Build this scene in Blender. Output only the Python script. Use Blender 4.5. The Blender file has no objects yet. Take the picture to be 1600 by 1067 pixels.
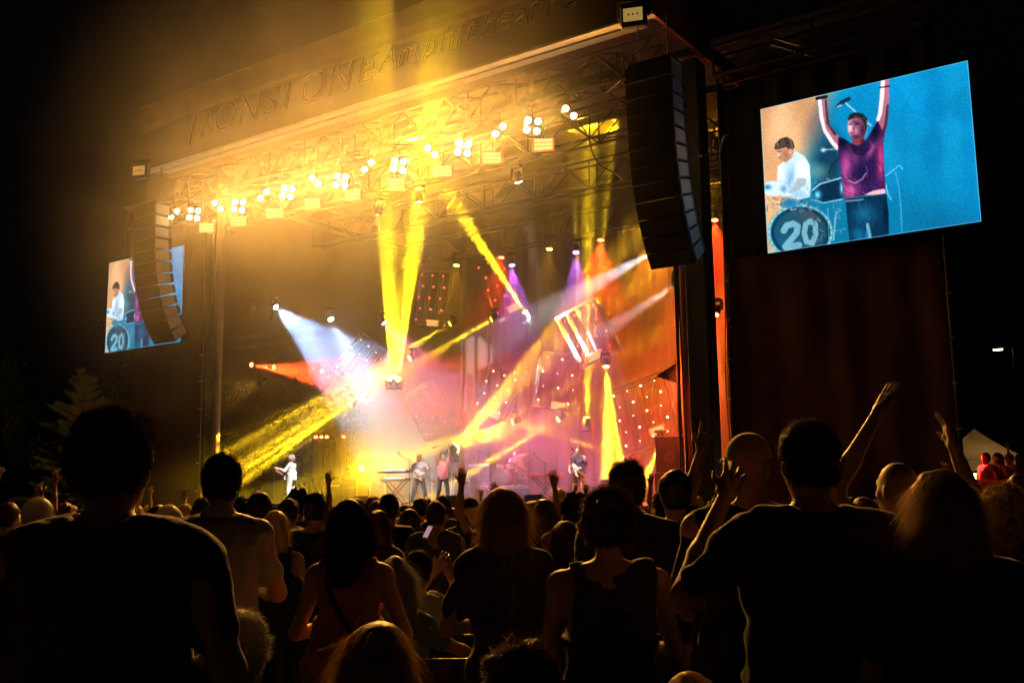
import bpy, math, random
import numpy as np
from mathutils import Vector, Matrix

# ------------------------------------------------------------------ camera
S = bpy.context.scene
C = S.collection
FPX = 1549.1                                  # focal length for a frame 1600 wide
YAW, PITCH, ROLL = math.radians(34.838), math.radians(8.433), math.radians(-0.746)
CZ = 1.7
FW = Vector((-math.sin(YAW) * math.cos(PITCH), math.cos(YAW) * math.cos(PITCH), math.sin(PITCH)))
_rt = Vector((math.cos(YAW), math.sin(YAW), 0))
_up = _rt.cross(FW)
CR = math.cos(ROLL) * _rt + math.sin(ROLL) * _up
CU = -math.sin(ROLL) * _rt + math.cos(ROLL) * _up
cam = bpy.data.cameras.new('camera')
cam_ob = bpy.data.objects.new('camera', cam)
C.objects.link(cam_ob)
S.camera = cam_ob
cam.sensor_width = 36
cam.lens = 36 * FPX / 1600
cam.clip_start = 0.05
cam.clip_end = 2000
cam_ob.matrix_world = Matrix(((CR.x, CU.x, -FW.x, 0), (CR.y, CU.y, -FW.y, 0), (CR.z, CU.z, -FW.z, CZ), (0, 0, 0, 1)))

# ------------------------------------------------------------------ night sky
W = bpy.data.worlds.new('World')
S.world = W
W.use_nodes = True
_n = W.node_tree.nodes
_sky = _n.new('ShaderNodeTexSky')
_sky.sky_type = 'NISHITA'
_sky.sun_disc = False
_sky.sun_elevation = math.radians(-4)
_sky.sun_rotation = math.radians(200)
W.node_tree.links.new(_sky.outputs[0], _n['Background'].inputs[0])
_n['Background'].inputs[1].default_value = 0.02
VS = S.view_settings
VS.view_transform = 'Standard'
VS.look = 'None'
VS.exposure = 0.4
VS.gamma = 1.0
VS.use_curve_mapping = False
cy = S.cycles
cy.max_bounces = 4
cy.diffuse_bounces = 2
cy.glossy_bounces = 2
cy.transmission_bounces = 2
cy.transparent_max_bounces = 6
cy.volume_bounces = 0
cy.sample_clamp_indirect = 4
cy.use_denoising = True
cy.use_light_tree = True

R = random.Random(7)
NR = np.random.RandomState(7)


def at(x, y, Y):
    """point on the plane at stage depth Y that the photo shows at x, y"""
    d = CR * ((x - 800) / FPX) - CU * ((y - 533.5) / FPX) + FW
    return Vector((0, 0, CZ)) + d * (Y / d.y)


def near(x, y, D):
    """point D metres in front of the camera that the photo shows at x, y"""
    d = CR * ((x - 800) / FPX) - CU * ((y - 533.5) / FPX) + FW
    return Vector((0, 0, CZ)) + d * D


def ground_z(x, y):
    return -0.019 * max(0., min(math.hypot(x, y), 30.0) - 5.)


# ------------------------------------------------------------------ materials
MATS = {}


def mat(name, col, rough=.6, metal=0., em=None, es=0., nscale=0., namt=.3, bump=0., bscale=None, sheen=0., spec=None):
    if name in MATS:
        return MATS[name]
    m = bpy.data.materials.new(name)
    m.use_nodes = True
    nt = m.node_tree
    p = nt.nodes['Principled BSDF']
    p.inputs['Base Color'].default_value = (*col, 1)
    p.inputs['Roughness'].default_value = rough
    p.inputs['Metallic'].default_value = metal
    if spec is not None:
        p.inputs['Specular IOR Level'].default_value = spec
    if sheen:
        p.inputs['Sheen Weight'].default_value = sheen
        p.inputs['Sheen Roughness'].default_value = .4
    if em:
        p.inputs['Emission Color'].default_value = (*em, 1)
        p.inputs['Emission Strength'].default_value = es
    if nscale or bump:
        tc = nt.nodes.new('ShaderNodeTexCoord')
        nz = nt.nodes.new('ShaderNodeTexNoise')
        nz.inputs['Scale'].default_value = nscale or 4
        nz.inputs['Detail'].default_value = 5
        nt.links.new(tc.outputs['Object'], nz.inputs['Vector'])
        if nscale:
            mx = nt.nodes.new('ShaderNodeMapRange')
            mx.inputs[3].default_value = 1 - namt
            mx.inputs[4].default_value = 1 + namt
            nt.links.new(nz.outputs[0], mx.inputs[0])
            vm = nt.nodes.new('ShaderNodeVectorMath')
            vm.operation = 'SCALE'
            vm.inputs[0].default_value = col
            nt.links.new(mx.outputs[0], vm.inputs['Scale'])
            nt.links.new(vm.outputs[0], p.inputs['Base Color'])
        if bump:
            nb = nt.nodes.new('ShaderNodeTexNoise')
            nb.inputs['Scale'].default_value = bscale or 30
            nb.inputs['Detail'].default_value = 4
            nt.links.new(tc.outputs['Object'], nb.inputs['Vector'])
            bp = nt.nodes.new('ShaderNodeBump')
            bp.inputs['Strength'].default_value = bump
            bp.inputs['Distance'].default_value = .02
            nt.links.new(nb.outputs[0], bp.inputs['Height'])
            nt.links.new(bp.outputs[0], p.inputs['Normal'])
    MATS[name] = m
    return m


M_BLACK = mat('black_paint', (.018, .018, .018), .55, nscale=3, bump=.1)
M_STEEL = mat('dark_steel', (.05, .05, .05), .4, .7, nscale=2)
M_ALU = mat('truss_aluminium', (.45, .45, .46), .35, .9, nscale=5, namt=.25)
M_GALV = mat('galvanised_deck', (.22, .2, .18), .5, .4, nscale=1.5, namt=.3)
M_DECK = mat('stage_deck_black', (.09, .085, .09), .45, nscale=1.2, namt=.4, bump=.15)
M_SCRIM = mat('maroon_scrim', (.065, .014, .012), .8, nscale=.8, namt=.4, bump=.25, bscale=3)
M_DRAPE = mat('black_drape', (.02, .018, .018), .9, nscale=1, bump=.3, bscale=4)
M_FASCIA = mat('brown_banner', (.07, .035, .02), .75, nscale=.7, namt=.3, bump=.2, bscale=5)
M_LETTER = mat('gold_letter_edge', (.5, .36, .18), .5, nscale=3)
M_ASPH = mat('trodden_ground', (.05, .045, .04), .85, nscale=.5, namt=.5, bump=.5, bscale=6)
M_CAB = mat('speaker_cabinet', (.02, .02, .022), .5, nscale=6, bump=.15)
M_PLATE = mat('rigging_plate', (.26, .26, .26), .45, .3, nscale=8, namt=.3)
M_GRILLE = mat('speaker_grille', (.012, .012, .012), .7, bump=.5, bscale=120)
M_CABLE = mat('black_cable', (.015, .015, .015), .5)
M_ROAD = mat('road_case', (.03, .03, .03), .5, nscale=4)
M_WOOD = mat('guitar_wood', (.35, .16, .05), .3, nscale=6)
M_WHITE = mat('white_lacquer', (.75, .73, .7), .25, nscale=9, namt=.08)
M_CHROME = mat('chrome', (.7, .7, .7), .15, 1., nscale=4, namt=.1)
M_BRASS = mat('cymbal_brass', (.7, .5, .2), .25, .9, nscale=12, namt=.2)


# ------------------------------------------------------------------ objects
def tag(o, label=None, cat=None, group=None, kind=None):
    if label:
        o['label'] = label
    if cat:
        o['category'] = cat
    if group:
        o['group'] = group
    if kind:
        o['kind'] = kind
    return o


def empty(name, loc=(0, 0, 0), rz=0., label=None, cat=None, group=None, kind=None):
    o = bpy.data.objects.new(name, None)
    C.objects.link(o)
    o.location = loc
    o.rotation_euler = (0, 0, rz)
    o.empty_display_size = .1
    return tag(o, label, cat, group, kind)


def link(name, me, parent=None, m=None):
    o = bpy.data.objects.new(name, me)
    C.objects.link(o)
    if parent is not None:
        o.parent = parent
    if m is not None and not me.materials:
        me.materials.append(m)
    return o


def mesh_np(name, V, Q, m=None, smooth=True):
    """mesh from numpy arrays: Q is (n,4) quads or (n,3) triangles"""
    me = bpy.data.meshes.new(name)
    n, k = Q.shape
    me.vertices.add(len(V))
    me.vertices.foreach_set('co', np.asarray(V, np.float32).ravel())
    me.loops.add(n * k)
    me.loops.foreach_set('vertex_index', Q.astype(np.int32).ravel())
    me.polygons.add(n)
    me.polygons.foreach_set('loop_start', np.arange(0, n * k, k, dtype=np.int32))
    me.polygons.foreach_set('loop_total', np.full(n, k, np.int32))
    me.polygons.foreach_set('use_smooth', np.full(n, smooth))
    me.update(calc_edges=True)
    if m:
        me.materials.append(m)
    return me


class MB:
    """collects boxes, tubes, lathes and prisms into one mesh"""

    def __init__(s):
        s.v, s.f = [], []

    def add(s, vs, fs):
        o = len(s.v)
        s.v += [tuple(v) for v in vs]
        s.f += [tuple(i + o for i in f) for f in fs]
        return s

    def box(s, lo, hi, M=None, bev=0.):
        lo, hi = Vector(lo), Vector(hi)
        if bev:
            xs = []
            for ax in range(3):
                xs.append((lo[ax], lo[ax] + bev, hi[ax] - bev, hi[ax]))
            # chamfered box: 24 verts, three per corner
            vs, idx = [], {}
            for i in (0, 1):
                for j in (0, 1):
                    for k in (0, 1):
                        for ax in range(3):
                            p = []
                            for a, b in enumerate((i, j, k)):
                                outer = xs[a][3] if b else xs[a][0]
                                inner = xs[a][2] if b else xs[a][1]
                                p.append(outer if a == ax else inner)
                            idx[(i, j, k, ax)] = len(vs)
                            vs.append(Vector(p))
            fs = []
            g = lambda c, ax: idx[(c[0], c[1], c[2], ax)]
            for ax in range(3):
                a, b = [t for t in range(3) if t != ax]
                for e in (0, 1):
                    cs = []
                    for p, q in ((0, 0), (1, 0), (1, 1), (0, 1)):
                        c = [0, 0, 0]
                        c[ax], c[a], c[b] = e, p, q
                        cs.append(g(c, ax))
                    fs.append(cs)
                for p in (0, 1):
                    for q in (0, 1):
                        c0, c1 = [0, 0, 0], [0, 0, 0]
                        c0[a], c0[b], c1[a], c1[b] = p, q, p, q
                        c1[ax] = 1
                        fs.append([g(c0, a), g(c1, a), g(c1, b), g(c0, b)])
            for c in [(i, j, k) for i in (0, 1) for j in (0, 1) for k in (0, 1)]:
                fs.append([g(c, 0), g(c, 1), g(c, 2)])
        else:
            vs = [Vector((x, y, z)) for x in (lo.x, hi.x) for y in (lo.y, hi.y) for z in (lo.z, hi.z)]
            fs = [(0, 1, 3, 2), (4, 6, 7, 5), (0, 4, 5, 1), (2, 3, 7, 6), (0, 2, 6, 4), (1, 5, 7, 3)]
        if M is not None:
            vs = [M @ v for v in vs]
        return s.add(vs, fs)

    def tube(s, pts, r, n=8, cap=True):
        pts = [Vector(p) for p in pts]
        rs = r if isinstance(r, (list, tuple)) else [r] * len(pts)
        vs, fs = [], []
        up = None
        for i, p in enumerate(pts):
            d = (pts[min(i + 1, len(pts) - 1)] - pts[max(i - 1, 0)])
            d = d.normalized() if d.length > 1e-9 else Vector((0, 0, 1))
            if up is None:
                up = Vector((0, 0, 1)) if abs(d.z) < .9 else Vector((1, 0, 0))
            a = d.cross(up).normalized()
            b = a.cross(d)
            up = b
            for k in range(n):
                t = 2 * math.pi * k / n
                vs.append(p + (a * math.cos(t) + b * math.sin(t)) * rs[i])
        for i in range(len(pts) - 1):
            for k in range(n):
                fs.append((i * n + k, i * n + (k + 1) % n, (i + 1) * n + (k + 1) % n, (i + 1) * n + k))
        if cap:
            fs.append(tuple(range(n - 1, -1, -1)))
            fs.append(tuple((len(pts) - 1) * n + k for k in range(n)))
        return s.add(vs, fs)

    def lathe(s, prof, n=20, M=None):
        """profile (radius, height) round z"""
        vs, fs = [], []
        for r, z in prof:
            for k in range(n):
                t = 2 * math.pi * k / n
                vs.append(Vector((r * math.cos(t), r * math.sin(t), z)))
        for i in range(len(prof) - 1):
            for k in range(n):
                fs.append((i * n + k, i * n + (k + 1) % n, (i + 1) * n + (k + 1) % n, (i + 1) * n + k))
        fs.append(tuple(range(n - 1, -1, -1)))
        fs.append(tuple((len(prof) - 1) * n + k for k in range(n)))
        if M is not None:
            vs = [M @ v for v in vs]
        return s.add(vs, fs)

    def prism(s, poly, z0, z1, M=None):
        n = len(poly)
        vs = [Vector((x, y, z0)) for x, y in poly] + [Vector((x, y, z1)) for x, y in poly]
        fs = [tuple(range(n - 1, -1, -1)), tuple(range(n, 2 * n))] + [(i, (i + 1) % n, n + (i + 1) % n, n + i) for i in range(n)]
        if M is not None:
            vs = [M @ v for v in vs]
        return s.add(vs, fs)

    def mesh(s, name, m, smooth=False):
        me = bpy.data.meshes.new(name)
        me.from_pydata([tuple(v) for v in s.v], [], s.f)
        me.materials.append(m)
        if smooth:
            me.polygons.foreach_set('use_smooth', [True] * len(me.polygons))
            try:
                me.set_sharp_from_angle(angle=math.radians(40))
            except Exception:
                pass
        me.update()
        return me

    def build(s, name, m, parent=None, smooth=False):
        return link(name, s.mesh(name, m, smooth), parent)


_UNIT = {}


def strut(name, a, b, r, m, parent=None, n=8):
    """a round bar between two points; alike bars share one unit mesh"""
    a, b = Vector(a), Vector(b)
    key = (m.name, n)
    if key not in _UNIT:
        _UNIT[key] = MB().tube([(0, 0, 0), (0, 0, 1)], 1., n).mesh('bar', m, True)
    o = link(name, _UNIT[key], parent)
    d = b - a
    o.location = a
    o.rotation_mode = 'QUATERNION'
    o.rotation_quaternion = d.to_track_quat('Z', 'Y')
    o.scale = (r, r, d.length)
    return o


def box_truss(parent, a, b, w, h, step, m, r=.03, faces='fbtu'):
    """square truss: four chords and zigzag braces, each bar an object under parent"""
    a, b = Vector(a), Vector(b)
    d = (b - a)
    L = d.length
    d.normalize()
    side = Vector((0, 0, 1)).cross(d)
    side = side.normalized() if side.length > .01 else Vector((0, 1, 0))
    up = d.cross(side)
    off = [side * (sx * w / 2) + up * (sz * h / 2) for sx, sz in ((-1, -1), (1, -1), (1, 1), (-1, 1))]
    for o in off:
        strut('chord', a + o, b + o, r, m, parent)
    n = max(1, round(L / step))
    pairs = {'f': (0, 3), 'b': (1, 2), 't': (2, 3), 'u': (0, 1)}
    for key in faces:
        i, j = pairs[key]
        for k in range(n):
            p, q = a + d * (L * k / n), a + d * (L * (k + 1) / n)
            s0, s1 = (i, j) if k % 2 == 0 else (j, i)
            strut('brace', p + off[s0], q + off[s1], r * .62, m, parent, 6)
    for k in range(0, n + 1, 2):
        p = a + d * (L * k / n)
        strut('brace', p + off[0], p + off[3], r * .62, m, parent, 6)
        strut('brace', p + off[1], p + off[2], r * .62, m, parent, 6)


def spot(name, parent, a, b, col, e, ang, blend=.25, r=.06, streaks=0, seed=0.):
    l = bpy.data.lights.new(name, 'SPOT')
    l.energy = e
    l.color = col
    l.spot_size = math.radians(ang)
    l.spot_blend = blend
    l.shadow_soft_size = r
    o = bpy.data.objects.new(name, l)
    C.objects.link(o)
    o.location = a
    o.rotation_mode = 'QUATERNION'
    o.rotation_quaternion = (Vector(b) - Vector(a)).to_track_quat('-Z', 'Y')
    if parent is not None:
        o.parent = parent
        o.matrix_parent_inverse = parent_matrix(parent).inverted()
    if streaks:
        # a gobo in the lamp: bright spots with gaps, turning one beam into a fan of thin ones
        l.use_nodes = True
        nt = l.node_tree
        em = nt.nodes['Emission']
        tc = nt.nodes.new('ShaderNodeTexCoord')
        sp = nt.nodes.new('ShaderNodeSeparateXYZ')
        nt.links.new(tc.outputs['Normal'], sp.inputs[0])
        cb = nt.nodes.new('ShaderNodeCombineXYZ')
        for i in (0, 1):
            dv = nt.nodes.new('ShaderNodeMath')
            dv.operation = 'DIVIDE'
            nt.links.new(sp.outputs[i], dv.inputs[0])
            nt.links.new(sp.outputs[2], dv.inputs[1])
            nt.links.new(dv.outputs[0], cb.inputs[i])
        vo = nt.nodes.new('ShaderNodeTexVoronoi')
        vo.voronoi_dimensions = '2D'
        ofs = nt.nodes.new('ShaderNodeVectorMath')
        ofs.inputs[1].default_value = (seed * 1.37, seed * .71, 0)
        vo.inputs['Scale'].default_value = streaks / math.radians(ang)
        nt.links.new(cb.outputs[0], ofs.inputs[0])
        nt.links.new(ofs.outputs[0], vo.inputs['Vector'])
        mr = nt.nodes.new('ShaderNodeMapRange')
        mr.inputs[1].default_value = .12
        mr.inputs[2].default_value = .42
        mr.inputs[3].default_value = 2.6
        mr.inputs[4].default_value = .06
        nt.links.new(vo.outputs['Distance'], mr.inputs[0])
        nt.links.new(mr.outputs[0], em.inputs['Strength'])
    return o


def parent_matrix(o):
    M = Matrix.LocRotScale(o.location, o.rotation_quaternion if o.rotation_mode == 'QUATERNION' else o.rotation_euler.to_quaternion(), o.scale)
    return (parent_matrix(o.parent) @ o.matrix_parent_inverse @ M) if o.parent else M

# ================================================================== SETTING
# ground: one sheet with a gentle fall towards the stage
gx = np.concatenate([np.linspace(-400, -60, 18), np.linspace(-55, 20, 76), np.linspace(30, 400, 16)])
gy = np.concatenate([np.linspace(-60, -4, 8), np.linspace(-2, 45, 48), np.linspace(55, 500, 18)])
GX, GY = np.meshgrid(gx, gy, indexing='ij')
GD = np.clip(np.hypot(GX, GY), 0, 30)
GZ = -.019 * np.clip(GD - 5, 0, None) + .012 * np.sin(GX * 1.7) * np.sin(GY * 1.3)
gi = np.arange(GX.size).reshape(GX.shape)
gq = np.stack([gi[:-1, :-1], gi[1:, :-1], gi[1:, 1:], gi[:-1, 1:]], -1).reshape(-1, 4)
tag(link('ground', mesh_np('ground', np.stack([GX, GY, GZ], -1).reshape(-1, 3), gq, M_ASPH)), kind='structure')

SX0, SX1, SCX = -31.0, -10.4, -20.6      # stage sides and middle
DECK = 1.2

# stage: deck boards, skirt, back wall of drapes
stage = empty('stage', (SCX, 24, -.5), 0, 'black stage platform with plank deck that the band stands on', 'stage')
nb = 14
for i in range(nb):
    x0 = SX0 + (SX1 - SX0) * i / nb
    x1 = SX0 + (SX1 - SX0) * (i + 1) / nb
    MB().box((x0 + .006 - SCX, 0, DECK + .5 - .08 - .004 * (i % 2)), (x1 - .006 - SCX, 13, DECK + .5 - .004 * (i % 2))).build('deck_panel', M_DECK, stage)
MB().box((SX0 - SCX, .05, 0), (SX1 - SCX, .12, DECK + .4)).build('skirt', M_DRAPE, stage)
MB().box((SX0 - SCX, .12, 0), (SX0 - SCX + .1, 13, DECK + .4)).build('skirt', M_DRAPE, stage)
MB().box((SX1 - SCX - .1, .12, 0), (SX1 - SCX, 13, DECK + .4)).build('skirt', M_DRAPE, stage)


def drape(name, label, x0, x1, y, z0, z1, m, folds, amp, nz=8, group=None, along='x', cat='curtain', wob=.02):
    n = folds * 8
    vs = np.zeros((n + 1, nz + 1, 3))
    for j in range(nz + 1):
        t = np.linspace(0, 1, n + 1)
        z = z0 + (z1 - z0) * j / nz
        a = amp * np.sin(t * folds * 2 * np.pi + .6 * np.sin(t * 17 + j * .35)) + wob * np.sin(t * 9 + z * 1.4)
        if along == 'x':
            vs[:, j, 0], vs[:, j, 1] = x0 + (x1 - x0) * t, y + a
        else:
            vs[:, j, 1], vs[:, j, 0] = x0 + (x1 - x0) * t, y + a
        vs[:, j, 2] = z
    ii = np.arange((n + 1) * (nz + 1)).reshape(n + 1, nz + 1)
    q = np.stack([ii[:-1, :-1], ii[1:, :-1], ii[1:, 1:], ii[:-1, 1:]], -1).reshape(-1, 4)
    o = link(name, mesh_np(name, vs.reshape(-1, 3), q, m))
    md = o.modifiers.new('thick', 'SOLIDIFY')
    md.thickness = .012
    return tag(o, label, cat, group)


M_BACKDROP = mat('dark_backdrop', (.03, .012, .01), .85, nscale=.4, namt=.5, bump=.3, bscale=2)
drape('backdrop_curtain', 'wide dark red curtain closing the back of the stage', -28.5, SX1, 36.6, DECK, 14, M_BACKDROP, 26, .12)
drape('side_curtain', 'black side curtain at the right end of the stage behind the tower', 25.6, 36.5, -10.55, DECK, 13, M_DRAPE, 12, .1, along='y')

# roof: deck panels, fascia with cornice and lettering, trusses
roof = empty('stage_roof', (SCX, 21.2, 13.4), 0, 'stage roof with lettered fascia, cornice and ribbed metal deck', 'roof')
Z0 = 13.4
npan = 12
pw = (SX1 - SX0) / npan
rib = []
for k in range(17):
    rib += [(k * pw / 17, 0), (k * pw / 17 + pw / 51, .035), (k * pw / 17 + 2 * pw / 51, .035)]
poly_t = rib + [(pw, 0)]
V = []
for x, z in poly_t:
    V += [(x, 0, z), (x, 15.6, z + .3)]
Q = np.array([(2 * i, 2 * i + 1, 2 * i + 3, 2 * i + 2) for i in range(len(poly_t) - 1)])
panel_me = mesh_np('roof_panel', np.array(V), Q, M_GALV, False)
for i in range(npan):
    o = link('roof_panel', panel_me, roof)
    o.location = (SX0 - SCX + i * pw, .12, 1.5 + .002 * (i % 2))
MB().box((SX0 - SCX, .1, 1.95), (SX1 - SCX, 15.8, 2.05)).build('roof_covering', M_BLACK, roof)
for i in range(5):
    y = 2.2 + i * 3.1
    MB().box((SX0 - SCX + .1, y, 1.22), (SX1 - SCX - .1, y + .16, 1.46)).build('purlin', M_STEEL, roof)
fas = MB().box((SX0 - SCX, 0, 0), (SX1 - SCX, .08, 1.6)).build('fascia', M_FASCIA, roof)
# cornice: a rolled metal edge along the top of the fascia
prof = [(0, 1.5), (-.14, 1.56), (-.2, 1.7), (-.34, 1.86), (-.5, 2.2), (-.56, 2.3), (-.5, 2.36), (.1, 2.36), (.1, 1.5)]
prof = [(y * .7, z) for y, z in prof]
vs = []
for x in np.linspace(SX0 - SCX - .15, SX1 - SCX + .15, 2):
    vs += [(x, y, z) for y, z in prof]
n = len(prof)
mb = MB()
mb.add(vs, [(i, (i + 1) % n, n + (i + 1) % n, n + i) for i in range(n)] + [tuple(range(n - 1, -1, -1)), tuple(range(n, 2 * n))])
mb.build('cornice', mat('cornice_metal', (.4, .3, .2), .45, .3, nscale=1.5), fas)
MB().box((SX0 - SCX - .1, -.12, -.07), (SX1 - SCX + .1, .14, -.005)).build('bottom_rail', mat('rail_metal', (.5, .45, .38), .4, .5, nscale=2), roof)
MB().box((SX0 - SCX + .4, .34, -.02), (SX1 - SCX - .4, .62, .04)).build('bottom_rail', MATS['rail_metal'], roof)
for sx in (SX0 - SCX, SX1 - SCX):
    MB().box((sx - .05, .18, 0), (sx + .05, 15.7, 1.9)).build('side_panel', mat('maroon_panel', (.2, .04, .03), .6, nscale=2), roof)


def letters(txt, x0, z0, size, shear, parent, dx=1.0, depth=.02, over=None):
    """raised outlined letters, each one a part"""
    x = x0
    for ch in txt:
        big = over and ch == over
        if big:
            over = None
        cu = bpy.data.curves.new('letter', 'FONT')
        cu.body = ch
        cu.size = size * (1.25 if big else 1.)
        cu.shear = shear
        cu.fill_mode = 'NONE'
        cu.bevel_depth = .018 if size > .9 else .014
        cu.bevel_resolution = 1
        cu.resolution_u = 5
        cu.extrude = .004
        tmp = bpy.data.objects.new('tmp', cu)
        C.objects.link(tmp)
        dg = bpy.context.evaluated_depsgraph_get()
        me = bpy.data.meshes.new_from_object(tmp.evaluated_get(dg))
        bpy.data.objects.remove(tmp)
        me.name = 'letter'
        me.materials.clear()
        me.materials.append(M_LETTER)
        if len(me.vertices) == 0:
            x += size * .4
            continue
        co = np.empty(len(me.vertices) * 3, np.float32)
        me.vertices.foreach_get('co', co)
        co = co.reshape(-1, 3)
        w = co[:, 0].max() - co[:, 0].min()
        o = link('letter', me, parent)
        o.rotation_euler = (math.pi / 2, 0, 0)
        o.location = (x - co[:, 0].min() * dx, -.03, z0 - (.2 if big else 0))
        o.scale = (dx, 1, 1)
        x += w * dx + size * (.05 if size > .9 else .02)
    return x


xe = letters('IRONSTONE', -28.65 - SCX, 14.02 - Z0, 1.38, .28, fas, dx=1.02, over='I')
xe2 = letters('Amphitheatre', -19.6 - SCX, 14.22 - Z0, 1.05, .35, fas, dx=1.0)
print('letters end', xe + SCX, xe2 + SCX)

# front lighting truss under the roof and two more further in
ft = empty('lighting_truss', (SCX, 22.3, 12.3), 0, 'long front truss under the fascia carrying the blinder lamps', 'truss', 'roof trusses')
box_truss(ft, (SX0 - SCX + .6, 0, .45), (SX1 - SCX - .4, 0, .45), .6, .9, .85, M_STEEL, .045)
for i, (y, z, lb) in enumerate(((25.2, 12.6, 'second roof truss just behind the front blinder truss'), (29., 12.4, 'mid stage roof truss above the hanging lamp pods'), (33.5, 12.2, 'rearmost roof truss near the back curtain'))):
    t = empty('lighting_truss', (SCX, y, z), 0, lb, 'truss', 'roof trusses')
    box_truss(t, (SX0 - SCX + .8, 0, 0), (SX1 - SCX - .6, 0, 0), .55, 1.0, 1.1, M_STEEL, .04, 'fbu')
for sx, lb in ((-12.4, 'roof truss running front to back above the right loudspeaker hang'), (-29.0, 'roof truss running front to back above the left loudspeaker hang')):
    t = empty('roof_side_truss', (sx, 22.6, 12.9), 0, lb, 'truss', 'side roof trusses')
    box_truss(t, (0, 0, 0), (0, 13, 0), .5, .9, 1.1, M_STEEL, .04, 'fbu')

# floodlights on the roof corners (unlit; caught stage light is put into the faces as a glow)
M_FLOODFACE = mat('flood_face_glow', (.6, .45, .2), .3, em=(1, .62, .16), es=.25)
for x, lb in ((-31.0, 'square floodlight on the left front corner of the stage roof'), (-10.75, 'square amber faced floodlight on the right front corner of the stage roof')):
    e = empty('floodlight', (x, 20.95, 13.35), math.radians(20), lb, 'floodlight', 'corner floodlights')
    h = MB().box((-.34, -.12, -.32), (.34, .12, .26), bev=.05).build('housing', M_STEEL, e)
    MB().box((-.24, -.14, -.2), (.24, -.121, .14)).build('face', M_FLOODFACE, h)
    for k in range(3):
        MB().box((-.13 + k * .11, -.15, -.05), (-.09 + k * .11, -.141, -.01)).build('lamp', M_BLACK, h)
    MB().tube([(-.38, 0, -.05), (-.38, 0, .4), (.38, 0, .4), (.38, 0, -.05)], .03).build('bracket', M_STEEL, e)

# columns: round pole at the left, black tower with cables at the right
e = empty('roof_column', (-30.2, 24.0, -.5), 0, 'tall round steel column at the left stage edge catching yellow light', 'column')
MB().lathe([(.3, 0), (.3, .04), (.17, .05), (.17, 13.8), (.17, 13.9)], 20).build('shaft', mat('column_paint', (.3, .26, .2), .4, .3, nscale=2), e, True)
for z in (3.6, 6.0):
    MB().box((-.24, -.08, z), (-.1, .08, z + .35), bev=.02).build('clamp', M_STEEL, e)
e = empty('roof_tower', (-10.75, 24.3, -.5), 0, 'black roof tower column right of the stage with hanging cables', 'column')
MB().box((-.3, -.3, 0), (.3, .3, 13.8), bev=.03).build('shaft', M_BLACK, e)
MB().lathe([(.11, 0), (.11, 13.2), (.1, 13.25)], 14, Matrix.Translation((-.55, .1, 0))).build('pipe', mat('red_pipe', (.35, .12, .08), .4, .2, nscale=3), e, True)
for k in range(6):
    x, y = -.42 - .07 * (k % 3), -.36 - .05 * (k // 3)
    pts = [(x + .03 * math.sin(z * .6 + k * 2), y + .02 * math.cos(z * .5 + k), z) for z in np.linspace(.6, 13, 24)]
    MB().tube(pts, .022, 6).build('cable', M_CABLE, e, True)
for k in range(3):
    MB().tube([(.75 + .1 * k + .05 * math.sin(z), -.2 - .1 * k, z) for z in np.linspace(.4, 8, 14)], .015, 6).build('cable', M_CABLE, e, True)

# wings: scrims, screens and their frames, both sides
M_WINGROOF = mat('wing_mesh', (.06, .05, .045), .7, .2, nscale=2)


def wing(x0, x1, side, lbs):
    drape('wing_scrim', lbs[0], x0, x1, 24.35, .2 if side == 'right' else .0, 7.6, M_SCRIM, 5, .035, 14, 'maroon wing scrims', wob=.07)
    drape('upper_wing_drape', lbs[1], x0, x1, 24.6, 7.5, 12.4, M_DRAPE, 6, .05, 6, 'black upper wing drapes')
    t = empty('wing_truss', ((x0 + x1) / 2, 24.3, 12.7), 0, lbs[2], 'truss', 'wing roof trusses')
    box_truss(t, (x0 - (x0 + x1) / 2, 0, .3), (x1 - (x0 + x1) / 2, 0, .3), .7, .8, 1.3, M_STEEL, .05, 'fbu')
    MB().box((x0 - (x0 + x1) / 2, -.6, .75), (x1 - (x0 + x1) / 2, 4., .82)).build('roof_sheet', M_WINGROOF, t)
    for xx, yy in ((x0, 24.2), (x1, 24.15)):
        p = empty('wing_pole', (xx, yy, ground_z(xx, yy) - .02), 0, lbs[3] if xx == x0 else lbs[4], 'pole', 'scrim poles')
        MB().lathe([(.12, 0), (.12, .02), (.05, .03), (.05, 12.9), (.05, 13)], 12).build('shaft', M_STEEL, p, True)
        for z in np.linspace(1.2, 7.4, 7):
            MB().box((-.07, -.08, z), (.07, -.05, z + .05)).build('tie', M_ALU, p)


wing(-9.95, -4.55, 'right', ('dark maroon scrim under the large right video screen', 'black drape behind the large right video screen', 'truss along the top of the right wing', 'scrim pole between the right tower and maroon scrim', 'scrim pole at the far right edge of the maroon scrim'))
wing(-36.2, -31.3, 'left', ('dark maroon scrim under the small left video screen', 'black drape behind the left video screen', 'truss along the top of the left wing', 'scrim pole at the outer edge of the left scrim', 'scrim pole beside the lit round column at left'))

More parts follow.
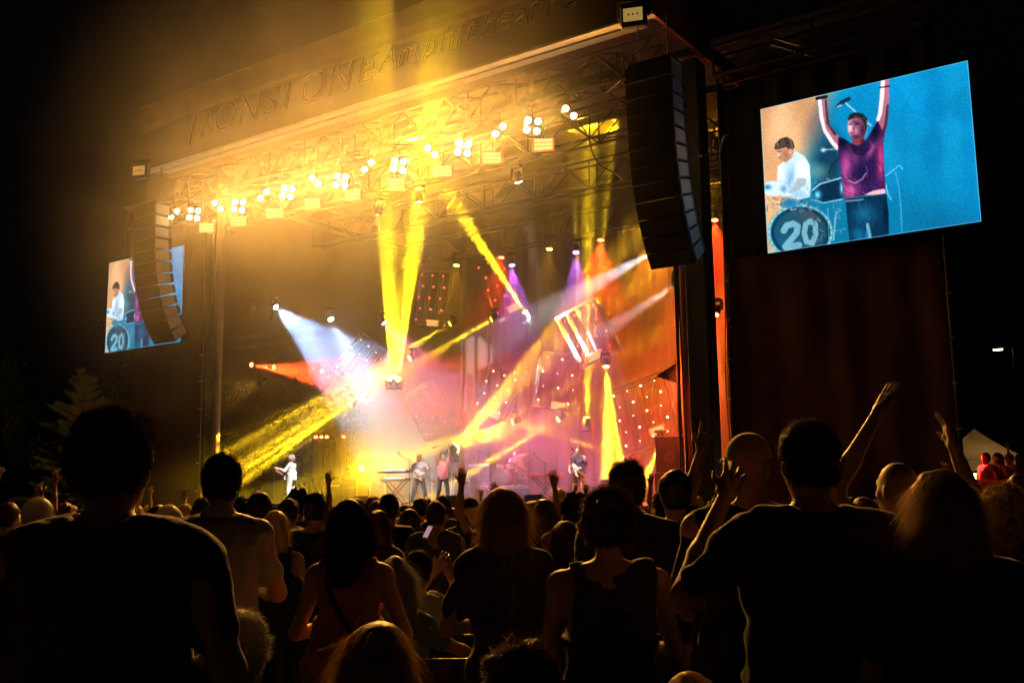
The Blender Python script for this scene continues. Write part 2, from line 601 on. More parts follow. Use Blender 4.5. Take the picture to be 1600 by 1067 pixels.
# ------------------------------------------------------------------ what the video screens show
SWp, SHp = 330, 252
_src = [(28, 278), (1145, 8), (1220, 875), (68, 1052)]      # corners of the sketch the picture is drawn in
_dst = [(0, 0), (1, 0), (1, 1), (0, 1)]
A = []
for (x, y), (u, v) in zip(_dst, _src):
    A += [[x, y, 1, 0, 0, 0, -u * x, -u * y, u], [0, 0, 0, x, y, 1, -v * x, -v * y, v]]
A = np.array(A, float)
hm = np.append(np.linalg.solve(A[:, :8], A[:, 8]), 1).reshape(3, 3)
uu, vv = np.meshgrid((np.arange(SWp) + .5) / SWp, (np.arange(SHp) + .5) / SHp)
den = hm[2, 0] * uu + hm[2, 1] * vv + 1
PX_, PY_ = (hm[0, 0] * uu + hm[0, 1] * vv + hm[0, 2]) / den, (hm[1, 0] * uu + hm[1, 1] * vv + hm[1, 2]) / den
IM = np.zeros((SHp, SWp, 3))


def sines(x, y, f, seed, n=7):
    r = np.random.RandomState(seed)
    o = np.zeros_like(x)
    for _ in range(n):
        a, k, ph = r.rand() * 6.28, f * (.5 + 1.5 * r.rand()), r.rand() * 6.28
        o += np.sin((x * np.cos(a) + y * np.sin(a)) * k + ph)
    return o / n


def mix(mask, col, op=1.):
    global IM
    mm = np.clip(mask * op, 0, 1)[..., None]
    IM = IM * (1 - mm) + np.asarray(col) * mm


def poly(pts, col, op=1.):
    pts = np.array(pts, float)
    x1, y1 = pts[:, 0], pts[:, 1]
    x2, y2 = np.roll(x1, -1), np.roll(y1, -1)
    acc = np.zeros_like(PX_)
    for ox, oy in ((-.9, -.9), (.9, -.9), (-.9, .9), (.9, .9)):
        ins = np.zeros(PX_.shape, bool)
        X, Yy = PX_ + ox, PY_ + oy
        for a, b, c, d in zip(x1, y1, x2, y2):
            if b == d:
                continue
            ins ^= ((b > Yy) != (d > Yy)) & (X < (c - a) * (Yy - b) / (d - b) + a)
        acc += ins
    mix(acc / 4, col, op)


def blob(cx, cy, rx, ry, col, op=1., soft=.15, rot=0.):
    c, s = math.cos(rot), math.sin(rot)
    dx, dy = PX_ - cx, PY_ - cy
    d = np.hypot((dx * c + dy * s) / rx, (-dx * s + dy * c) / ry)
    mix(np.clip((1 + soft - d) / (2 * soft), 0, 1), col, op)


def stroke(pts, w, col, op=1.):
    m = np.zeros_like(PX_)
    for (a, b), (c, d) in zip(pts, pts[1:]):
        t = np.clip(((PX_ - a) * (c - a) + (PY_ - b) * (d - b)) / ((c - a) ** 2 + (d - b) ** 2 + 1e-9), 0, 1)
        m = np.maximum(m, np.clip((w / 2 + 1 - np.hypot(PX_ - a - t * (c - a), PY_ - b - t * (d - b))) / 2, 0, 1))
    mix(m, col, op)


c8 = lambda r, g, b: (r / 255, g / 255, b / 255)
cl = sines(PX_, PY_, .011, 3)
IM[:] = np.array(c8(12, 138, 186))
mix(np.clip((PX_ - 500) / 700, 0, 1), c8(10, 160, 212), .8)
mix(np.clip(.5 + cl * 1.5, 0, 1), c8(40, 176, 214), .35)
mix(np.clip((PY_ - 480) / 450, 0, 1), c8(16, 116, 150), .8)
mix(np.clip(.5 + 1.6 * sines(PX_, PY_, .018, 33), 0, 1) * np.clip((PX_ - 600) / 300, 0, 1), c8(8, 118, 172), .4)
mix(np.clip((430 - PX_ - .35 * (PY_ - 280)) / 130, 0, 1), c8(206, 158, 112))
mix(np.clip(.5 + 1.4 * sines(PX_, PY_, .02, 9), 0, 1) * np.clip((360 - PX_) / 130, 0, 1), c8(238, 200, 160), .6)
blob(395, 560, 80, 150, c8(26, 62, 84), .85, .5)
blob(330, 360, 60, 130, c8(120, 96, 96), .5, .6, .3)
blob(330, 610, 55, 40, c8(130, 170, 160), .6, .6)


def zz(p):
    """finer sketch units to the sketch the corners are given in"""
    return (p[0] * .79 + 34.4, p[1] * .79 + 206.5)


def mask_of(pts):
    pts = np.array([zz(p) for p in pts], float)
    x1, y1 = pts[:, 0], pts[:, 1]
    x2, y2 = np.roll(x1, -1), np.roll(y1, -1)
    acc = np.zeros_like(PX_)
    for ox, oy in ((-1, -1), (1, -1), (-1, 1), (1, 1)):
        ins = np.zeros(PX_.shape, bool)
        X, Yy = PX_ + ox, PY_ + oy
        for a, b, c, d in zip(x1, y1, x2, y2):
            if b != d:
                ins ^= ((b > Yy) != (d > Yy)) & (X < (c - a) * (Yy - b) / (d - b) + a)
        acc += ins
    return acc / 4


def glow(mk, cx, cy, rx, ry, col, op=1., rot=0.):
    """a soft patch of light or shade inside a mask"""
    cx, cy = zz((cx, cy))
    rx, ry = rx * .79, ry * .79
    c, s_ = math.cos(rot), math.sin(rot)
    dx, dy = PX_ - cx, PY_ - cy
    mix(mk * np.exp(-1.3 * (((dx * c + dy * s_) / rx) ** 2 + ((-dx * s_ + dy * c) / ry) ** 2)), c8(*col), op)


def line(pts, w, col, op=1., mk=None):
    pts = [zz(p) for p in pts]
    m_ = np.zeros_like(PX_)
    for (a, b), (c, d) in zip(pts, pts[1:]):
        t = np.clip(((PX_ - a) * (c - a) + (PY_ - b) * (d - b)) / ((c - a) ** 2 + (d - b) ** 2 + 1e-9), 0, 1)
        m_ = np.maximum(m_, np.clip((w * .4 + 1.5 - np.hypot(PX_ - a - t * (c - a), PY_ - b - t * (d - b))) / 2.5, 0, 1))
    mix(m_ * (1 if mk is None else mk), c8(*col), op)


def folds(mk, x0, x1, y0, y1, n, light, dark, ang, op=.4):
    for _ in range(n):
        x, y = x0 + (x1 - x0) * NR.rand(), y0 + (y1 - y0) * NR.rand()
        a = ang + NR.randn() * .5
        L = 20 + 60 * NR.rand()
        line([(x, y), (x + L * math.cos(a), y + L * math.sin(a) + 6)], 3 + 8 * NR.rand(), light if NR.rand() < .5 else dark, op * NR.rand(), mk)


ALL = np.ones_like(PX_)
# drum kit: bass drum with its number, toms, stands and glints
dk = lambda rx, ry: np.clip((1.02 - np.hypot((PX_ - 243) / rx, (PY_ - 938) / ry)) / .04, 0, 1)
mix(dk(176, 150), c8(96, 176, 200))
mix(dk(160, 137), c8(20, 66, 90))
mix(dk(140, 120), c8(34, 88, 112))
glow(dk(140, 120), 330, 800, 120, 60, (92, 96, 104), .7)
glow(dk(140, 120), 180, 1000, 130, 60, (30, 104, 136), .8)
for t in range(30):
    a = t * .21
    blob(243 + 168 * math.cos(a), 938 + 143 * math.sin(a), 5, 5, c8(*(170 + 80 * NR.rand(3))), .8, .5)
line([(150, 915), (170, 880), (215, 868), (245, 885), (238, 930), (160, 1025), (165, 1030), (255, 1012)], 42, (132, 184, 200), .9)
line([(330, 850), (365, 870), (368, 940), (345, 1000), (305, 990), (290, 930), (300, 870), (330, 850)], 36, (138, 188, 202), .9)
for _ in range(150):
    u = NR.rand()
    x, y = (20 + 330 * NR.rand(), 690 + 85 * NR.rand()) if u < .4 else (345 + 210 * NR.rand(), 560 + 430 * NR.rand())
    g_ = NR.rand()
    a = NR.rand() * 3.14
    L = 8 + 30 * NR.rand()
    line([(x, y), (x + L * math.cos(a), y + L * math.sin(a))], 1 + 6 * NR.rand(), (30 + 210 * g_, 70 + 175 * g_, 95 + 160 * g_), .75)
tm = mask_of([(345, 640), (400, 590), (550, 560), (555, 690), (420, 720), (360, 700)])
mix(tm, c8(14, 54, 84))
glow(tm, 380, 670, 26, 34, (120, 225, 250))
glow(tm, 545, 620, 14, 50, (120, 225, 250))
line([(345, 640), (400, 595), (555, 550)], 8, (190, 228, 238), .9)
line([(360, 705), (420, 725), (550, 700)], 7, (170, 220, 235), .8)
line([(460, 520), (485, 460), (520, 425)], 12, (18, 56, 76), .9)
line([(505, 800), (490, 980)], 9, (190, 215, 220), .7)
line([(450, 760), (460, 1000)], 6, (150, 200, 215), .6)
# drummer
mk = mask_of([(105, 575), (108, 480), (150, 445), (225, 370), (290, 405), (328, 465), (336, 600), (330, 685), (250, 705), (190, 690), (150, 640)])
mix(mk, c8(186, 212, 230))
glow(mk, 280, 520, 60, 110, (244, 250, 255), .95)
glow(mk, 130, 520, 30, 70, (250, 250, 255), .9)
glow(mk, 195, 560, 28, 90, (128, 172, 206), .8, .2)
glow(mk, 250, 660, 60, 40, (150, 200, 224), .7)
folds(mk, 120, 330, 400, 690, 26, (255, 255, 255), (130, 176, 208), 1.2)
mk = mask_of([(245, 555), (305, 560), (300, 600), (185, 682), (140, 692), (128, 672), (205, 640)])
mix(mk, c8(170, 186, 192))
glow(mk, 180, 670, 60, 14, (226, 230, 230))
mk = np.clip((1 - np.hypot((PX_ - 105) / 82, (PY_ - 703) / 42)) / .12, 0, 1)
mix(mk, c8(206, 230, 246))
glow(mk, 40, 620, 30, 20, (40, 110, 150), .9)
glow(mk, 150, 630, 26, 30, (96, 150, 180), .9)
mk = mask_of([(98, 360), (104, 395), (118, 420), (126, 438), (165, 452), (205, 420), (222, 375), (200, 345), (130, 345)])
mix(mk, c8(196, 146, 118))
glow(mk, 165, 400, 26, 40, (158, 104, 86), .7)
glow(mk, 112, 395, 12, 26, (236, 206, 180), .8)
glow(mk, 118, 376, 14, 6, (70, 46, 42), .8)
glow(mk, 122, 418, 12, 5, (130, 70, 60), .7)
glow(mk, 192, 378, 10, 14, (226, 176, 156), .9)
mk = mask_of([(86, 362), (92, 325), (128, 288), (172, 277), (212, 300), (224, 345), (214, 362), (190, 352), (180, 366), (168, 344), (112, 362)])
mix(mk, c8(74, 60, 54))
folds(mk, 90, 220, 280, 360, 30, (130, 112, 98), (36, 30, 30), .9, .8)
glow(mask_of([(125, 740), (140, 715), (180, 700), (225, 705), (255, 735), (240, 760), (140, 760)]), 190, 730, 90, 60, (44, 130, 172), 1)
# microphones and stands behind
line([(560, 30), (590, 60), (745, 196)], 9, (186, 216, 222), .95)
line([(520, 70), (545, 40), (595, 15)], 26, (22, 50, 68), .95)
line([(518, 72), (540, 60)], 14, (176, 206, 210), .8)
line([(845, 540), (940, 466), (962, 490)], 6, (150, 212, 235), .8)
line([(912, 515), (935, 610), (950, 760), (958, 920)], 5, (130, 205, 230), .7)
line([(845, 590), (860, 660), (882, 700)], 9, (170, 225, 240), .7)
line([(410, 365), (500, 358)], 10, (150, 190, 196), .8)
glow(ALL, 420, 365, 18, 16, (214, 232, 230))
# singer
mk = mask_of([(570, 697), (700, 682), (850, 660), (866, 790), (868, 940), (745, 962), (720, 862), (700, 965), (600, 988), (584, 850)])
mix(mk, c8(12, 54, 84))
glow(mk, 700, 800, 90, 70, (26, 118, 156), .8)
glow(mk, 660, 940, 60, 60, (22, 120, 160), .8)
glow(mk, 850, 800, 20, 120, (6, 30, 52), .8)
folds(mk, 580, 860, 690, 960, 30, (40, 130, 168), (6, 34, 58), 1.4)
line([(722, 870), (740, 955)], 22, (150, 200, 214), .7)
for pts, hl, sh_ in (([(378, 20), (440, 0), (445, 60), (462, 195), (530, 275), (520, 378), (470, 322), (420, 240), (395, 150), (386, 60)], [(395, 30), (405, 130), (425, 225), (480, 310), (515, 350)], [(440, 30), (452, 180), (500, 255)]),
                     ([(812, -130), (868, -130), (870, -6), (864, 110), (856, 190), (838, 250), (822, 280), (800, 262), (780, 158), (795, 110)], [(828, -130), (820, 0), (808, 110), (792, 155)], [(862, 60), (846, 190), (826, 262)])):
    mk = mask_of(pts)
    mix(mk, c8(176, 116, 132))
    line(hl, 26, (252, 232, 238), .95, mk)
    line(sh_, 20, (70, 36, 58), .8, mk)
mk = mask_of([(522, 275), (560, 285), (610, 318), (660, 332), (715, 290), (745, 240), (790, 163), (838, 258), (830, 300), (832, 450), (846, 630), (790, 640), (700, 674), (560, 694), (548, 600), (535, 480), (520, 380)])
mix(mk, c8(62, 34, 88))
glow(mk, 575, 470, 48, 110, (196, 88, 158), .95, .1)
glow(mk, 600, 640, 70, 62, (224, 104, 172), .95)
glow(mk, 640, 420, 40, 60, (128, 66, 128), .8)
glow(mk, 812, 420, 30, 170, (206, 66, 128), .95)
glow(mk, 745, 370, 22, 80, (186, 96, 152), .8, .5)
glow(mk, 700, 510, 62, 100, (34, 26, 76), .9, .4)
glow(mk, 760, 620, 40, 40, (50, 34, 96), .8)
glow(mk, 555, 312, 46, 42, (16, 20, 48), .95)
glow(mk, 775, 235, 36, 70, (16, 20, 50), .95)
glow(mk, 660, 350, 60, 34, (24, 22, 56), .9)
folds(mk, 530, 840, 300, 690, 60, (230, 130, 190), (34, 18, 62), 1.0, .45)
line([(590, 572), (635, 590), (685, 562), (712, 520)], 8, (240, 170, 210), .7, mk)
line([(615, 335), (640, 385), (690, 395), (730, 350)], 7, (20, 16, 44), .8, mk)
mk = mask_of([(700, 668), (760, 640), (840, 625), (846, 657), (760, 670)])
mix(mk, c8(236, 184, 196))
line([(575, 712), (650, 706), (690, 700)], 9, (170, 204, 214), .7)
mk = mask_of([(615, 280), (695, 276), (706, 300), (660, 334), (622, 322)])
mix(mk, c8(150, 66, 78))
glow(mk, 690, 300, 18, 26, (60, 26, 50), .8)
mk = mask_of([(582, 195), (588, 150), (620, 128), (692, 138), (716, 190), (712, 250), (690, 288), (642, 294), (602, 274), (586, 236)])
mix(mk, c8(150, 92, 118))
glow(mk, 602, 205, 22, 62, (252, 222, 232), .95)
glow(mk, 640, 240, 20, 30, (214, 160, 180), .7)
glow(mk, 690, 230, 24, 60, (56, 28, 58), .85)
glow(mk, 645, 274, 38, 18, (70, 36, 58), .85)
glow(mk, 606, 188, 14, 7, (40, 22, 40), .95)
glow(mk, 650, 186, 20, 8, (34, 18, 38), .95)
glow(mk, 630, 172, 40, 6, (60, 34, 50), .7)
glow(mk, 627, 218, 7, 20, (110, 60, 84), .8)
glow(mk, 616, 247, 18, 5, (104, 36, 58), .9)
glow(mk, 709, 205, 9, 16, (196, 122, 146), .9)
mk = mask_of([(586, 156), (600, 120), (640, 106), (690, 116), (720, 148), (724, 200), (708, 246), (702, 190), (684, 156), (640, 140), (596, 162)])
mix(mk, c8(38, 42, 50))
folds(mk, 590, 720, 108, 200, 26, (96, 100, 104), (14, 18, 26), .6, .8)
line([(716, 160), (722, 210), (708, 270)], 5, (150, 210, 226), .7)
line([(376, 14), (440, 2)], 20, (14, 18, 30), .95)
line([(806, -62), (872, -74)], 9, (26, 26, 40), .9)
IM *= 1 + .1 * sines(PX_, PY_, .012, 21, 9)[..., None]
for _ in range(1):
    pad = np.pad(IM, ((1, 1), (1, 1), (0, 0)), 'edge')
    IM = .36 * IM + .16 * (pad[:-2, 1:-1] + pad[2:, 1:-1] + pad[1:-1, :-2] + pad[1:-1, 2:])
IM = np.clip(IM * (1 + .05 * NR.randn(SHp, SWp, 1)) + .02 * NR.randn(SHp, SWp, 3), 0, 1)
# the panel's edge glows a little brighter
edge = np.minimum(np.minimum(uu, 1 - uu) * SWp, np.minimum(vv, 1 - vv) * SHp) < 1.2
IM[edge] = IM[edge] * .5 + np.array(c8(150, 225, 255)) * .5
IM = np.clip(IM, 0, 1) ** 1.18
LIN = np.where(IM <= .04045, IM / 12.92, ((IM + .055) / 1.055) ** 2.4)
SW_, SH_ = 5.0, 3.84
fx = (np.arange(SWp + 1) / SWp - .5) * SW_
fz = (.5 - np.arange(SHp + 1) / SHp) * SH_
FX, FZ = np.meshgrid(fx, fz)
ii = np.arange(FX.size).reshape(FX.shape)
q = np.stack([ii[:-1, :-1], ii[1:, :-1], ii[1:, 1:], ii[:-1, 1:]], -1).reshape(-1, 4)
m_scr = bpy.data.materials.new('led_picture')
m_scr.use_nodes = True
nt = m_scr.node_tree
nt.nodes.clear()
o_ = nt.nodes.new('ShaderNodeOutputMaterial')
e_ = nt.nodes.new('ShaderNodeEmission')
a_ = nt.nodes.new('ShaderNodeAttribute')
a_.attribute_name = 'picture'
nt.links.new(a_.outputs['Color'], e_.inputs[0])
e_.inputs[1].default_value = 1.05
nt.links.new(e_.outputs[0], o_.inputs[0])
scr_me = mesh_np('picture', np.stack([FX, np.zeros_like(FX), FZ], -1).reshape(-1, 3), q, m_scr, False)
at_ = scr_me.attributes.new('picture', 'FLOAT_COLOR', 'FACE')
at_.data.foreach_set('color', np.concatenate([LIN, np.ones((SHp, SWp, 1))], -1).reshape(-1).astype(np.float32))
for xc, lb in ((-6.22, 'large video screen right of the stage showing a singer with arms raised'), (-34.98, 'smaller looking video screen left of the stage, partly behind the loudspeaker hang')):
    e = empty('video_screen', (xc, 24.0, 7.54), 0, lb, 'screen', 'side video screens')
    o = link('picture', scr_me, e)
    o.location = (0, 0, SH_ / 2)
    fr = MB()
    for lo, hi in (((-2.54, .01, -.04), (2.54, .16, -.002)), ((-2.54, .01, SH_ + .002), (2.54, .16, SH_ + .04)), ((-2.54, .01, -.002), (-2.502, .16, SH_ + .002)), ((2.502, .01, -.002), (2.54, .16, SH_ + .002)), ((-2.5, .06, 0), (2.5, .16, SH_))):
        fr.box(lo, hi)
    fr.build('frame', M_BLACK, e)
    for k in (-1.6, 1.6):
        strut('hanger', (k, .1, SH_), (k, .1, SH_ + 1.6), .02, M_STEEL, e)


# ------------------------------------------------------------------ loudspeaker hangs
def line_array(x, y, ztop, label, rz=0., n=12):
    e = empty('loudspeaker_hang', (x, y, ztop), rz, label, 'loudspeaker', 'curved loudspeaker hangs')
    w, h, d = 1.22, .4, .72
    cab = MB().add([(-w / 2, 0, 0), (w / 2, 0, 0), (w / 2, 0, -h), (-w / 2, 0, -h), (-w / 2, d, -.03), (w / 2, d, -.03), (w / 2, d, -h + .07), (-w / 2, d, -h + .07)],
                   [(0, 1, 2, 3), (5, 4, 7, 6), (0, 4, 5, 1), (3, 2, 6, 7), (0, 3, 7, 4), (1, 5, 6, 2)]).mesh('cabinet', M_CAB)
    gr = MB().box((-w / 2 + .03, -.025, -h + .02), (w / 2 - .03, -.002, -.02)).mesh('grille', M_GRILLE)
    pl = {}
    for s in (-1, 1):
        X0, X1 = (w / 2 + .002, w / 2 + .02) if s > 0 else (-w / 2 - .02, -w / 2 - .002)
        pl[s] = MB().box((X0, .05, -h + .05), (X1, d - .14, -.03)).mesh('side_plate', M_PLATE)
    hd = {}
    for s in (-1, 1):
        xx = s * (w / 2 + .035)
        hd[s] = MB().tube([(xx, d - .12, -.06), (xx, d - .03, -.08), (xx, d - .03, -h + .12), (xx, d - .12, -h + .1)], .016, 6).mesh('handle', M_STEEL, True)
    MB().box((-.6, .05, .02), (.6, .7, .14), bev=.02).build('top_frame', M_STEEL, e)
    for s in (-.4, .4):
        strut('chain', (s, .35, .14), (s, .35, 1.7), .018, M_STEEL, e)
    yy, zz, ang = 0., 0., math.radians(-1)
    for k in range(n):
        ang += math.radians((.5, .9, 1.3, 1.7, 2.1, 2.5, 3, 3.5, 4.1, 4.7, 5.2, 5.6)[k])
        c = link('cabinet', cab, e)
        c.location = (0, yy, zz)
        c.rotation_euler = (ang, 0, 0)
        link('grille', gr, c)
        for s in (-1, 1):
            link('side_plate', pl[s], c)
            link('handle', hd[s], c)
        yy += .425 * math.sin(ang)
        zz -= .425 * math.cos(ang)
    return e


line_array(-10.32, 20.75, 11.9, 'big curved black loudspeaker hang right of the stage by the large screen')
line_array(-30.4, 20.75, 11.9, 'curved black loudspeaker hang left of the stage overlapping the left screen')

# ================================================================== LAMPS
def emit(name, col, es):
    return mat(name, (.02, .02, .02), .3, em=col, es=es)


E_BLIND = emit('blinder_glass_lit', (1, .74, .36), 60)
E_STROBE = emit('strobe_row_lit', (1, .4, .12), 1.3)
E_STROBE2 = emit('strobe_rim_lit', (1, .08, .02), .8)
E_RED = emit('red_led', (1, .07, .03), 6)
E_WARM = emit('warm_led', (1, .55, .34), 7)
E_YEL = emit('yellow_lens', (1, .7, .04), 40)
E_WHITE = emit('white_lens', (.85, .92, 1), 60)
E_REDL = emit('red_lens', (1, .07, .02), 30)
E_PUR = emit('purple_lens', (.7, .2, 1), 30)
E_AMB = emit('amber_lens', (1, .4, .03), 30)

_disc = {}


def disc(m, r=.1, n=16):
    """a slightly domed lens, facing -y"""
    key = (m.name, r)
    if key not in _disc:
        _disc[key] = MB().lathe([(r, 0), (r, .02), (r * .8, .035), (r * .3, .045)], n, Matrix.Rotation(math.pi / 2, 4, 'X')).mesh('lens', m, True)
    return _disc[key]


# blinders: pairs and fours of warm lamps along the front truss, glaring at the crowd
hous = {2: MB().box((-.25, 0, -.25), (.25, .12, .25), bev=.03).mesh('housing', M_BLACK)}
BL = [(272, 335, 2, -1), (303, 335, 4, 0), (340, 322, 2, 1), (373, 322, 4, 0), (412, 305, 2, -1), (449, 301, 4, 0), (493, 283, 2, 1), (533, 283, 4, 0),
      (575, 260, 2, -1), (623, 259, 4, 0), (674, 237, 2, 1), (724, 232, 4, 0), (780, 204, 2, -1), (832, 197, 4, 0), (890, 176, 2, 1)]
ordn = 'first second third fourth fifth sixth seventh eighth ninth tenth eleventh twelfth thirteenth fourteenth fifteenth'.split()
for i, (x, y, nl, tilt) in enumerate(BL):
    p = at(x, y, 21.85)
    e = empty('blinder_lamp', p, math.radians(33), '%s blinder from the left on the front truss, %s glaring warm lamps' % (ordn[i], 'two' if nl == 2 else 'four'), 'stage lamp', 'front truss blinders')
    rot = math.radians(45 * tilt) if nl == 2 else math.radians(8)
    if nl == 4:
        h = link('housing', hous[2], e)
        spots = [(-.14, -.14), (.14, -.14), (-.14, .14), (.14, .14)]
    else:
        h = MB().box((-.26, 0, -.12), (.26, .12, .12), bev=.03).build('housing', M_BLACK, e)
        spots = [(-.15, 0), (.15, 0)]
    h.rotation_euler = (0, rot, 0)
    for sx, sz in spots:
        o = link('lamp', disc(E_BLIND, .078), h)
        o.location = (sx, -.002, sz)
    strut('hanger', (0, .1, .14), (0, .1, .55), .02, M_STEEL, e)
    if nl == 4:                          # the light of a four and its neighbouring pair
        spot('blinder_light', e, p + Vector((.1, -.14, 0)), p + Vector((13, -20, -5)), (1, .43, .065), (0, 900, 0, 1600, 0, 2000, 0, 2700, 0, 3700, 0, 4600, 0, 6000, 0)[i], 140, .7, .12)

# strobes: flat lit panels a step lower than the blinders
ST = [(323, 356), (373, 346), (430, 333), (488, 318), (551, 304), (619, 287), (692, 268), (769, 247), (849, 226)]


def strobe(name, p, rz, label, group, s=1., rx=0.):
    e = empty(name, p, rz, label, 'stage lamp', group)
    e.rotation_euler = (rx, 0, rz)
    h = MB().box((-.3 * s, 0, -.17 * s), (.3 * s, .12, .17 * s), bev=.02).build('housing', E_STROBE2 if s == 1 else M_ALU, e)
    for k in range(3):
        z = (-.11 + k * .11) * s
        MB().box((-.25 * s, -.012, z - .042 * s), (.25 * s, -.001, z + .042 * s)).build('tube', E_STROBE, h)
    return e


for i, (x, y) in enumerate(ST):
    p = at(x, y, 22.0)
    e = strobe('strobe_panel', p, math.radians(30), '%s lit strobe panel from the left below the front blinders' % ordn[i], 'front truss strobes')
    strut('hanger', (0, .08, .17), (0, .08, .75), .015, M_STEEL, e)


def moving_head(label, src, tgt, col, lens, e_w, ang, up=True, streaks=0, group='moving head beam lamps', s=1., blend=.25, name='moving_head'):
    """base, yoke and a turned head with a bright lens and its own beam"""
    src, tgt = Vector(src), Vector(tgt)
    d = (tgt - src).normalized()
    base = src - d * .16 * s
    g = 1 if up else -1
    e = empty(name, base, 0, label, 'stage lamp', group)
    MB().box((-.15 * s, -.12 * s, g * .3 * s - .05 * s), (.15 * s, .12 * s, g * .3 * s + .05 * s), bev=.02 * s).build('base', M_BLACK, e)
    yk = math.atan2(d.y, d.x) - math.pi / 2
    for sx in (-1, 1):
        MB().box((sx * .17 * s - .025 * s, -.05 * s, min(0, g * .25 * s)), (sx * .17 * s + .025 * s, .05 * s, max(0, g * .25 * s)), Matrix.Rotation(yk, 4, 'Z')).build('yoke_arm', M_BLACK, e)
    hd = MB().lathe([(.05 * s, -.16 * s), (.11 * s, -.14 * s), (.12 * s, 0), (.13 * s, .12 * s), (.12 * s, .15 * s)], 16).build('head', M_BLACK, e, True)
    hd.rotation_mode = 'QUATERNION'
    hd.rotation_quaternion = d.to_track_quat('Z', 'Y')
    ln = MB().lathe([(.1 * s, .152 * s), (.1 * s, .158 * s), (.07 * s, .17 * s), (.02 * s, .175 * s)], 16).build('lens', lens, hd, True)
    spot('beam', e, src + d * .06 * s, tgt, col, e_w, ang, blend, .05, streaks, src.x)
    return e


